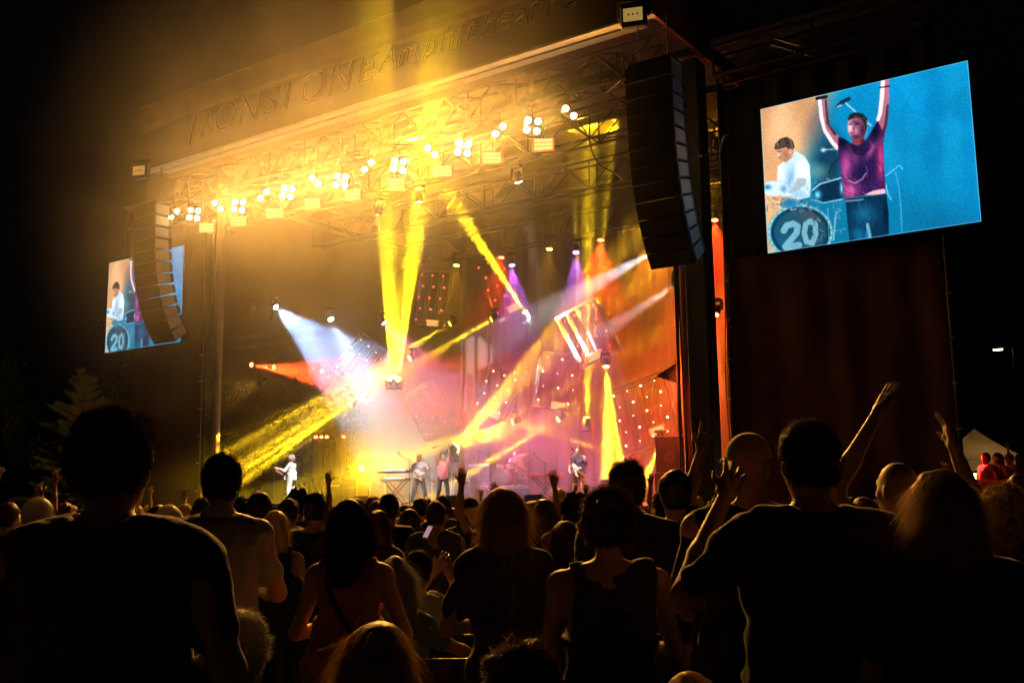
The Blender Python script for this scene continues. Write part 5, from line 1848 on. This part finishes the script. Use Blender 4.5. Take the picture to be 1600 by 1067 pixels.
# ---- people further in, from shared patterns
TPL = {}
for key, kw in dict(
        tee=dict(arms=('down', 'down'), hair='short', hc='black', tc=BLACKC),
        tee2=dict(arms=('front', 'front'), hair='short', hc='brown', tc=('grey_tee3', (.09, .085, .08)), build=1.1),
        plaid=dict(arms=('front', 'down'), hair='short', hc='black', tc=('plaid', (.12, .08, .05)), top='long'),
        longh=dict(arms=('front', 'front'), hair='long', hairlen=.26, hc='brown', tc=('wine_top', (.12, .03, .04)), top='tank', female=True),
        fairl=dict(arms=('down', 'front'), hair='long', hairlen=.24, hc='fair', tc=('black_tank', (.015, .015, .015)), top='tank', female=True),
        bob=dict(arms=('front', 'front'), hair='bob', hairlen=.16, hc='auburn', tc=('cream_top', (.3, .26, .2)), female=True),
        cap=dict(arms=('front', 'front'), hair='cap', hc='black', tc=('slate', (.06, .07, .08)), headturn=-.9),
        curly=dict(arms=('down', 'down'), hair='curly', hc='black', tc=('brick_shirt', (.15, .05, .03)), build=1.1),
        up=dict(arms=('up', 'high'), hair='short', hc='brown', tc=BLUE),
        oneup=dict(arms=('down', 'up'), hair='long', hairlen=.2, hc='brown', tc=('green_top', (.05, .08, .04)), female=True),
        clap=dict(arms=('clap', 'clap'), hair='short', hc='grey', tc=('white_tee', (.5, .48, .45))),
        phone=dict(arms=('phone', 'phone'), hair='bob', hairlen=.2, hc='brown', tc=('blue_top', (.06, .09, .16)), female=True),
        bald=dict(arms=('down', 'front'), hair='bald', tc=('grey_polo', (.1, .1, .1)), build=1.15)).items():
    fg = figure(**{**{k: v for k, v in kw.items() if k in FIGKEYS}, 'res': .019, 'fine': True, 'nstr': 900, 'seed': len(TPL) * 13 + 2})
    TPL[key] = wear(fg, kw)


def crowd(key, px, py, D, label, group, turn=0.):
    p = near(px, py, D)
    gz = ground_z(p.x, p.y)
    sc = min(max((p.z - gz) / 1.77, .85), 1.1)
    return place(TPL[key], label, (p.x, p.y, gz), sc, face_stage(p, turn), group)


MIDG = 'people standing in the middle of the crowd'
MID = [
    ('plaid', 405, 768, 8.0, 'dark haired man in checked shirt right behind the pale collared shirt'),
    ('tee2', 451, 779, 9.0, 'man with dark cropped head left of the man in headphones'),
    ('tee', 493, 770, 7.6, 'broad dark man between the checked shirt and the dress, something on his head'),
    ('tee', 607, 772, 8.6, 'tall dark man right of the woman in the dress'),
    ('tee2', 588, 782, 11., 'head just left of the tall dark man by the dress'),
    ('longh', 640, 796, 9.8, 'dark long haired woman under the keyboards'),
    ('tee', 655, 779, 12., 'man standing below the long haired guitarist'),
    ('tee2', 681, 783, 8.4, 'man in dark polo directly below the singer'),
    ('bob', 700, 793, 13., 'short haired head just right of the man below the singer'),
    ('cap', 735, 776, 9.6, 'man in a dark peaked cap looking right, left of the fair haired woman'),
    ('up', 762, 782, 9.0, 'man raising both hands just left of the fair haired woman'),
    ('oneup', 832, 784, 9.5, 'woman right of the fair haired woman with one hand held up high'),
    ('longh', 851, 781, 8.2, 'woman with dark straight hair below the drum kit'),
    ('cap', 872, 779, 10., 'man with cap and glasses below the red keyboard'),
    ('curly', 899, 774, 7.4, 'man with a big mop of curly hair left of the short haired woman'),
    ('fairl', 430, 800, 7.0, 'fair long haired woman low behind the pale collared shirt'),
    ('curly', 1040, 768, 8.5, 'curly headed man lit red near the right tower'),
    ('clap', 58, 778, 6.5, 'grey haired man clapping at the far left behind the big man'),
    ('up', 12, 786, 8.5, 'person at the extreme left edge with hands up'),
    ('clap', 262, 790, 6.2, 'person clapping between the big man and the pale collared shirt'),
    ('phone', 590, 800, 7.4, 'woman holding a phone out, right of the dress'),
    ('bald', 1325, 790, 6.5, 'bald headed man low between the heavy man and the raised arms'),
    ('bob', 1350, 778, 8.0, 'auburn haired head beside the raised bare arm at right'),
]
taken = []
for key, x, y, D, lb in MID:
    e = crowd(key, x, y, D, lb, MIDG, R.uniform(-12, 12))
    taken.append((e.location.x, e.location.y))
keys = [k for k in TPL if k not in ('up', 'oneup', 'phone', 'bald', 'clap')] * 3 + ['up', 'up', 'oneup', 'oneup', 'phone', 'bald', 'clap']
DESC = dict(tee='dark shirted man with cropped black hair', tee2='man in grey shirt with brown hair', plaid='black haired man in checked shirt', longh='long brown haired woman in wine red top', fairl='long fair haired woman in black top',
            bob='auburn bobbed woman in cream top', cap='man in black cap', curly='curly black haired person in brick red shirt', up='man with both arms raised', oneup='woman with one arm raised', clap='grey haired person in white shirt clapping', phone='woman in blue holding hands up', bald='bald man in grey polo shirt')
rows = [(8.5, 13), (10.5, 16), (12.5, 18), (14.8, 20), (17, 20), (19.5, 20), (22, 20), (24.5, 16)]
fill = []
for D, n in rows:
    for k in range(n):
        px = -10 + (1640 if D < 20 else 1120) * (k + .5 + R.uniform(-.35, .35)) / n
        p = near(px, 780, D + R.uniform(-.7, .7))
        if p.y > 22.4 or any(math.hypot(p.x - a, p.y - b) < .55 for a, b in taken):
            continue
        taken.append((p.x, p.y))
        fill.append((px, p, R.choice(keys), 'near rows' if D < 12 else 'middle rows' if D < 18 else 'far rows'))
fill.sort(key=lambda t_: t_[0])
seen = {}
for px, p, key, zone in fill:
    kk = (key, zone)
    seen[kk] = seen.get(kk, 0) + 1
    tot = sum(1 for f_ in fill if (f_[2], f_[3]) == kk)
    which = '' if tot == 1 else 'leftmost ' if seen[kk] == 1 else 'rightmost ' if seen[kk] == tot else ordn[seen[kk] - 1] + ' from left '
    place(TPL[key], which + DESC[key] + ', ' + zone + ' of the crowd', (p.x, p.y, ground_z(p.x, p.y)), R.uniform(.92, 1.03), face_stage(p, R.uniform(-15, 15)), 'people filling the ' + zone)

# ---- folding chairs
M_CHAIR = mat('chair_plastic', (.03, .03, .032), .35, nscale=5)
ch = None


def chair_at(loc, rz, label, back=True):
    global ch
    if ch is None:
        ch = []
        # seat panel, back panel, frame tubes; the sitter faces +y
        ch.append(('seat', MB().box((-.21, -.2, .43), (.21, .22, .455), bev=.01).mesh('seat', M_CHAIR), None))
        bk = MB()
        n = 10
        vs, fs = [], []
        for i in range(n + 1):
            t_ = i / n * 2 - 1
            y = -.27 + .05 * t_ * t_
            top = .84 - .03 * t_ ** 4
            vs += [(t_ * .23, y, .6), (t_ * .23, y - .03, top), (t_ * .23, y + .014, .6), (t_ * .23, y - .016, top)]
        for i in range(n):
            a = 4 * i
            fs += [(a, a + 4, a + 5, a + 1), (a + 2, a + 3, a + 7, a + 6), (a + 1, a + 5, a + 7, a + 3), (a, a + 2, a + 6, a + 4)]
        bk.add(vs, fs)
        ch.append(('backrest', bk.mesh('backrest', M_CHAIR), None))
        for s in (-1, 1):
            ch.append(('leg', MB().tube([(s * .235, .24, 0), (s * .235, -.02, .44), (s * .235, -.25, .82)], .012, 8).mesh('leg', M_STEEL, True), None))
            ch.append(('leg', MB().tube([(s * .215, -.26, 0), (s * .215, .18, .43)], .012, 8).mesh('leg', M_STEEL, True), None))
        ch.append(('stretcher', MB().tube([(-.215, -.2, .06), (.215, -.2, .06)], .01, 8).mesh('stretcher', M_STEEL, True), None))
    e = empty('folding_chair', loc, rz, label, 'chair', 'folding chairs among the crowd')
    for nm, me, _ in ch:
        link(nm, me, e)
    return e


SEATLB = ['under the seated grey haired man', 'under the seated person with smooth fair hair', 'under the seated person with curly hair', 'at the bottom edge right of centre', 'under the older woman in teal', 'under the person with the lit phone']
for (loc, rz), lb in zip(seat_spots, SEATLB):
    d_ = Vector((-math.sin(rz), math.cos(rz), 0))
    z = ground_z(loc.x, loc.y)
    c_ = chair_at(Vector((loc.x, loc.y, z)) + d_ * .03, rz, 'black folding chair ' + lb)
for (px, py, D, lb) in ((672, 1000, 4.3, 'empty black folding chair in front of the curly haired sitter'), (700, 1040, 3.6, 'empty black folding chair between two seated heads at the bottom'), (708, 940, 5.6, 'empty folding chair left of the long fair haired woman'), (640, 1040, 3.7, 'empty folding chair beside the smooth fair haired sitter'), (728, 915, 6.6, 'empty folding chair further in by the long fair haired woman')):
    p = near(px, 763, D)
    p.z = ground_z(p.x, p.y)
    chair_at(p, face_stage(p, R.uniform(-6, 6)), lb)

# ================================================================== TREES AND FAR THINGS
M_BARK = mat('bark', (.08, .055, .035), .9, nscale=6, bump=.6, bscale=12)
M_LEAF = mat('leaves', (.07, .09, .03), .55, nscale=.8, namt=.5)
M_PINE = mat('pine_needles', (.05, .075, .035), .6, nscale=1.2, namt=.4)


def leaf_quads(cent, size, rs):
    n = len(cent)
    a = rs.randn(n, 3)
    a /= np.linalg.norm(a, axis=1)[:, None]
    b = np.cross(a, rs.randn(n, 3))
    b /= np.linalg.norm(b, axis=1)[:, None]
    s = size * (.6 + .8 * rs.rand(n))[:, None]
    V = np.stack([cent - a * s, cent + b * s * .5, cent + a * s, cent - b * s * .5], 1).reshape(-1, 3)
    return V, np.arange(n * 4).reshape(n, 4)


def broad_tree(label, x, y, h, rad, seed, n=9000, group='trees behind the stage'):
    rs = np.random.RandomState(seed)
    z0 = ground_z(x, y)
    e = empty('tree', (x, y, z0), 0, label, 'tree', group)
    mb = MB()
    mb.tube([(0, 0, -.1), (.1, .05, h * .25), (-.05, .1, h * .5), (.05, 0, h * .8)], [.22, .17, .12, .04], 10)
    cl = []
    for k in range(16):
        a, zz = k * 2.4 + rs.rand(), h * (.28 + .55 * k / 16)
        L = rad * (.6 + .5 * rs.rand()) * (1 - .4 * k / 16)
        tip = np.array([L * math.cos(a), L * math.sin(a), zz + h * .12])
        mb.tube([(0, 0, zz), tuple(tip * [.5, .5, 0] + [0, 0, zz + h * .08]), tuple(tip)], [.07, .04, .015], 6)
        for j in range(5):
            cl.append(tip * (.45 + .15 * j) * [1, 1, 0] + [0, 0, zz + h * .03 * j] + rs.randn(3) * .35)
    for j in range(14):
        cl.append(np.array([rs.randn() * rad * .3, rs.randn() * rad * .3, h * (.7 + .3 * rs.rand())]))
    mb.build('trunk', M_BARK, e, True)
    cl = np.array(cl)
    pk = rs.randint(0, len(cl), n)
    cent = cl[pk] + rs.randn(n, 3) * [.45, .45, .33] * (.6 + rad * .12)
    V, Q = leaf_quads(cent, .11, rs)
    o = link('crown', mesh_np('crown', V, Q, M_LEAF, False), e)


def pine(label, x, y, h, rad, seed, group='pines left of the stage'):
    rs = np.random.RandomState(seed)
    z0 = ground_z(x, y)
    e = empty('pine_tree', (x, y, z0), 0, label, 'tree', group)
    mb = MB().tube([(0, 0, -.1), (.03, 0, h * .5), (0, .02, h)], [.18, .1, .015], 10)
    C_, D_ = [], []
    for k in range(90):
        t = (k + rs.rand() * 3) / 93
        zz = h * (.12 + .86 * t)
        L = rad * (1 - t) ** .75 * (.75 + .4 * rs.rand()) + .15
        a = k * 2.4 + rs.randn() * .5
        L *= .7 + .5 * rs.rand()
        tip = np.array([L * math.cos(a), L * math.sin(a), zz + L * (.1 + .7 * rs.rand())])
        base = np.array([0, 0, zz])
        mb.tube([tuple(base), tuple(base * .5 + tip * .5 - [0, 0, .06]), tuple(tip)], [.035, .022, .008], 5)
        m = int(80 + 300 * L)
        u = rs.rand(m) ** .7
        C_.append(base + (tip - base) * u[:, None] + rs.randn(m, 3) * .05)
        d = (tip - base) / (np.linalg.norm(tip - base) + 1e-9) * .7 + rs.randn(m, 3) * .6 + [0, 0, .35]
        D_.append(d / np.linalg.norm(d, axis=1)[:, None])
    mb.build('trunk', M_BARK, e, True)
    V, Q = strands(np.concatenate(C_), np.concatenate(D_), .15, .006, seed, .1, 1)
    link('crown', mesh_np('crown', V, Q, M_PINE, False), e)


pine('upright young pine at the left below the small video screen', -46.5, 28.5, 8.6, 2.6, 1)
pine('dim spreading pine at the far left edge', -55, 27, 7.2, 3.2, 2)
pine('lower pine between the far left edge and the left scrim', -50.0, 31.5, 6.2, 2.6, 3)
broad_tree('leafy tree seen through the left of the stage behind the lit column', -44.5, 36, 8.0, 2.8, 11, 12000)
broad_tree('leafy tree behind the left hanging truss', -42.0, 40, 8.6, 3.0, 12, 12000)
broad_tree('leafy tree behind the row of pale metal panels', -47.5, 46, 9.5, 3.4, 13, 9000)
broad_tree('dark tall tree far left behind the small video screen', -62, 44, 15, 5, 14, 9000, 'dark trees far left')
broad_tree('dark tree at the far left behind the pines', -72, 36, 13, 5, 15, 9000, 'dark trees far left')

# canopy tent and people beyond the right wing
tp = at(1528, 745, 38)
e = empty('canopy_tent', (tp.x, 38, ground_z(tp.x, 38)), math.radians(35), 'pale peaked canopy tent beyond the right edge of the maroon scrim', 'tent')
r_, n_ = 1.5, 8
vs, fs = [], []
for i in range(n_ + 1):
    t_ = i / n_
    rr = r_ * (1 - t_)
    z = 2.9 + 1.15 * t_ ** 1.5
    vs += [(-rr, -rr, z), (rr, -rr, z), (rr, rr, z), (-rr, rr, z)]
for i in range(n_):
    for k in range(4):
        fs.append((4 * i + k, 4 * i + (k + 1) % 4, 4 * i + 4 + (k + 1) % 4, 4 * i + 4 + k))
M_TENT = mat('tent_canvas', (.6, .52, .38), .8, nscale=1.5, namt=.15)
_tr = M_TENT.node_tree.nodes.new('ShaderNodeBsdfTranslucent')
_tr.inputs[0].default_value = (.6, .5, .35, 1)
_mx = M_TENT.node_tree.nodes.new('ShaderNodeMixShader')
M_TENT.node_tree.links.new(M_TENT.node_tree.nodes['Principled BSDF'].outputs[0], _mx.inputs[1])
M_TENT.node_tree.links.new(_tr.outputs[0], _mx.inputs[2])
M_TENT.node_tree.links.new(_mx.outputs[0], M_TENT.node_tree.nodes['Material Output'].inputs[0])
MB().add(vs, fs).build('roof', M_TENT, e, False)
for a, b in (((-r_, -r_), (r_, -r_)), ((r_, -r_), (r_, r_)), ((r_, r_), (-r_, r_)), ((-r_, r_), (-r_, -r_))):
    MB().add([(a[0], a[1], 2.9), (b[0], b[1], 2.9), (b[0], b[1], 2.6), (a[0], a[1], 2.6)], [(0, 1, 2, 3)]).build('valance', M_TENT, e)
for sx in (-1, 1):
    for sy in (-1, 1):
        strut('leg', (sx * r_ * .98, sy * r_ * .98, 0), (sx * r_ * .98, sy * r_ * .98, 2.9), .03, M_ALU, e)
lt = MB().box((-.12, -.03, 2.3), (.12, .03, 2.5)).build('spill_fill_lamp', emit('spill_fill_glow', (1, .65, .2), 6), e)  # added glowing box, stands in for stage spill on the tent roof
l = bpy.data.lights.new('spill_fill_light', 'POINT')  # added fill under the canvas, same stand-in for stage spill
l.energy, l.color, l.shadow_soft_size = 35, (1, .6, .2), .1
lo = bpy.data.objects.new('spill_fill_light', l)
C.objects.link(lo)
lo.parent = e
lo.location = (0, 0, 2.2)
lp = at(1583, 545, 62)
e = empty('street_lamp', (lp.x, 62, ground_z(lp.x, 62)), 0, 'distant lit street lamp at the right edge', 'street lamp')
strut('post', (0, 0, 0), (0, 0, lp.z + .5), .07, M_STEEL, e)
strut('arm', (0, 0, lp.z + .5), (-.6, -.2, lp.z + .6), .04, M_STEEL, e)
MB().box((-1., -.35, lp.z + .5), (-.5, -.1, lp.z + .6), bev=.02).build('head', M_STEEL, e)
MB().box((-.98, -.33, lp.z + .44), (-.52, -.12, lp.z + .497)).build('lens', emit('street_lens', (1, .75, .55), 12), e)
bp = at(1524, 738, 33)
e = empty('bar_counter', (bp.x, 33, ground_z(bp.x, 33)), math.radians(35), 'small counter with blue lit display under the tent', 'counter')
MB().box((-.6, -.25, 0), (.6, .25, 1.05), bev=.02).build('cabinet', M_BLACK, e)
MB().box((-.4, -.28, 1.25), (.4, -.22, 1.75)).build('display', emit('blue_display', (.03, .09, 1), 3), e)
strut('stem', (0, -.2, 1.05), (0, -.2, 1.25), .03, M_STEEL, e)
moving_head('red lamp under the right wing lighting the far people by the tent', Vector((-5.35, 26., 2.6)), Vector((-3.4, 22.6, 1.6)), (1, .03, .02), E_REDL, 1500, 90, True, 0, 'far side lamps')
tb = near(1585, 740, 24)
ter = MB().box((-2.6, -2.2, -.6), (2.6, 2.2, 0), Matrix.Rotation(.6, 4, 'Z'), .05).build('raised_terrace', M_ASPH)
ter.location = (tb.x + .3, tb.y, .615)
tag(ter, kind='structure')
for i, (px, key) in enumerate(((1543, 'tee2'), (1562, 'longh'), (1580, 'clap'), (1596, 'oneup'), (1612, 'bob'))):
    p = near(px, 740, 23 + i * .5)
    place(TPL[key], ('first', 'second', 'third', 'fourth', 'fifth')[i] + ' person from the left in the red lit group beyond the right scrim', (p.x, p.y, .62), 1.0, face_stage(p, 60), 'red lit people by the tent')

# ================================================================== SMOKE
m = bpy.data.materials.new('stage_smoke')
m.use_nodes = True
nt = m.node_tree
nt.nodes.clear()
N = nt.nodes.new
out = N('ShaderNodeOutputMaterial')
pv = N('ShaderNodeVolumePrincipled')
pv.inputs['Color'].default_value = (.92, .92, .92, 1)
pv.inputs['Anisotropy'].default_value = .5
nt.links.new(pv.outputs[0], out.inputs['Volume'])
tc = N('ShaderNodeTexCoord')
nz = N('ShaderNodeTexNoise')
nz.inputs['Scale'].default_value = .27
nz.inputs['Detail'].default_value = 3
nz.inputs['Roughness'].default_value = .62
nz.inputs['Distortion'].default_value = .6
nt.links.new(tc.outputs['Object'], nz.inputs['Vector'])
mr = N('ShaderNodeMapRange')
mr.inputs[1].default_value, mr.inputs[2].default_value, mr.inputs[3].default_value, mr.inputs[4].default_value = .38, .7, .012, .042
nt.links.new(nz.outputs[0], mr.inputs[0])
# thins out smoothly towards the edges of the cloud (an ellipsoid)
sub = N('ShaderNodeVectorMath')
sub.operation = 'SUBTRACT'
sub.inputs[1].default_value = (-22.5, 27., 9.)
nt.links.new(tc.outputs['Object'], sub.inputs[0])
sc_ = N('ShaderNodeVectorMath')
sc_.operation = 'DIVIDE'
sc_.inputs[1].default_value = (15.8, 12.5, 16.)
nt.links.new(sub.outputs[0], sc_.inputs[0])
ln = N('ShaderNodeVectorMath')
ln.operation = 'LENGTH'
nt.links.new(sc_.outputs[0], ln.inputs[0])
fo = N('ShaderNodeMapRange')
fo.interpolation_type = 'SMOOTHSTEP'
fo.inputs[1].default_value, fo.inputs[2].default_value, fo.inputs[3].default_value, fo.inputs[4].default_value = .62, 1., 1., 0.
nt.links.new(ln.outputs['Value'], fo.inputs[0])
# thinner before the front truss than over the stage
sx_ = N('ShaderNodeSeparateXYZ')
nt.links.new(tc.outputs['Object'], sx_.inputs[0])
fr_ = N('ShaderNodeMapRange')
fr_.interpolation_type = 'SMOOTHSTEP'
fr_.inputs[1].default_value, fr_.inputs[2].default_value, fr_.inputs[3].default_value, fr_.inputs[4].default_value = 21.5, 26., .21, 1.
nt.links.new(sx_.outputs[1], fr_.inputs[0])
# a plume rolling over the front left of the roof
s2 = N('ShaderNodeVectorMath')
s2.operation = 'SUBTRACT'
s2.inputs[1].default_value = (-22.5, 18.3, 12.8)
nt.links.new(tc.outputs['Object'], s2.inputs[0])
d2 = N('ShaderNodeVectorMath')
d2.operation = 'DIVIDE'
d2.inputs[1].default_value = (13., 4.4, 11.5)
nt.links.new(s2.outputs[0], d2.inputs[0])
l2 = N('ShaderNodeVectorMath')
l2.operation = 'LENGTH'
nt.links.new(d2.outputs[0], l2.inputs[0])
f2 = N('ShaderNodeMapRange')
f2.interpolation_type = 'SMOOTHSTEP'
f2.inputs[1].default_value, f2.inputs[2].default_value, f2.inputs[3].default_value, f2.inputs[4].default_value = .25, 1., .68, 0.
nt.links.new(l2.outputs['Value'], f2.inputs[0])
mu = N('ShaderNodeMath')
mu.operation = 'MULTIPLY'
nt.links.new(fo.outputs[0], mu.inputs[0])
nt.links.new(fr_.outputs[0], mu.inputs[1])
ad = N('ShaderNodeMath')
ad.operation = 'ADD'
nt.links.new(mu.outputs[0], ad.inputs[0])
nt.links.new(f2.outputs[0], ad.inputs[1])
mz = N('ShaderNodeMath')
mz.operation = 'MULTIPLY'
nt.links.new(mr.outputs[0], mz.inputs[0])
nt.links.new(ad.outputs[0], mz.inputs[1])
nt.links.new(mz.outputs[0], pv.inputs['Density'])
m.cycles.volume_sampling = 'MULTIPLE_IMPORTANCE'
m.cycles.volume_step_rate = .4
smk = MB().box((-38.4, 14.4, .0), (-6.6, 39.6, 25.1)).build('stage_smoke', m)
tag(smk, kind='stuff')
smk['label'] = 'drifting stage smoke filling the stage and rolling out over the roof'
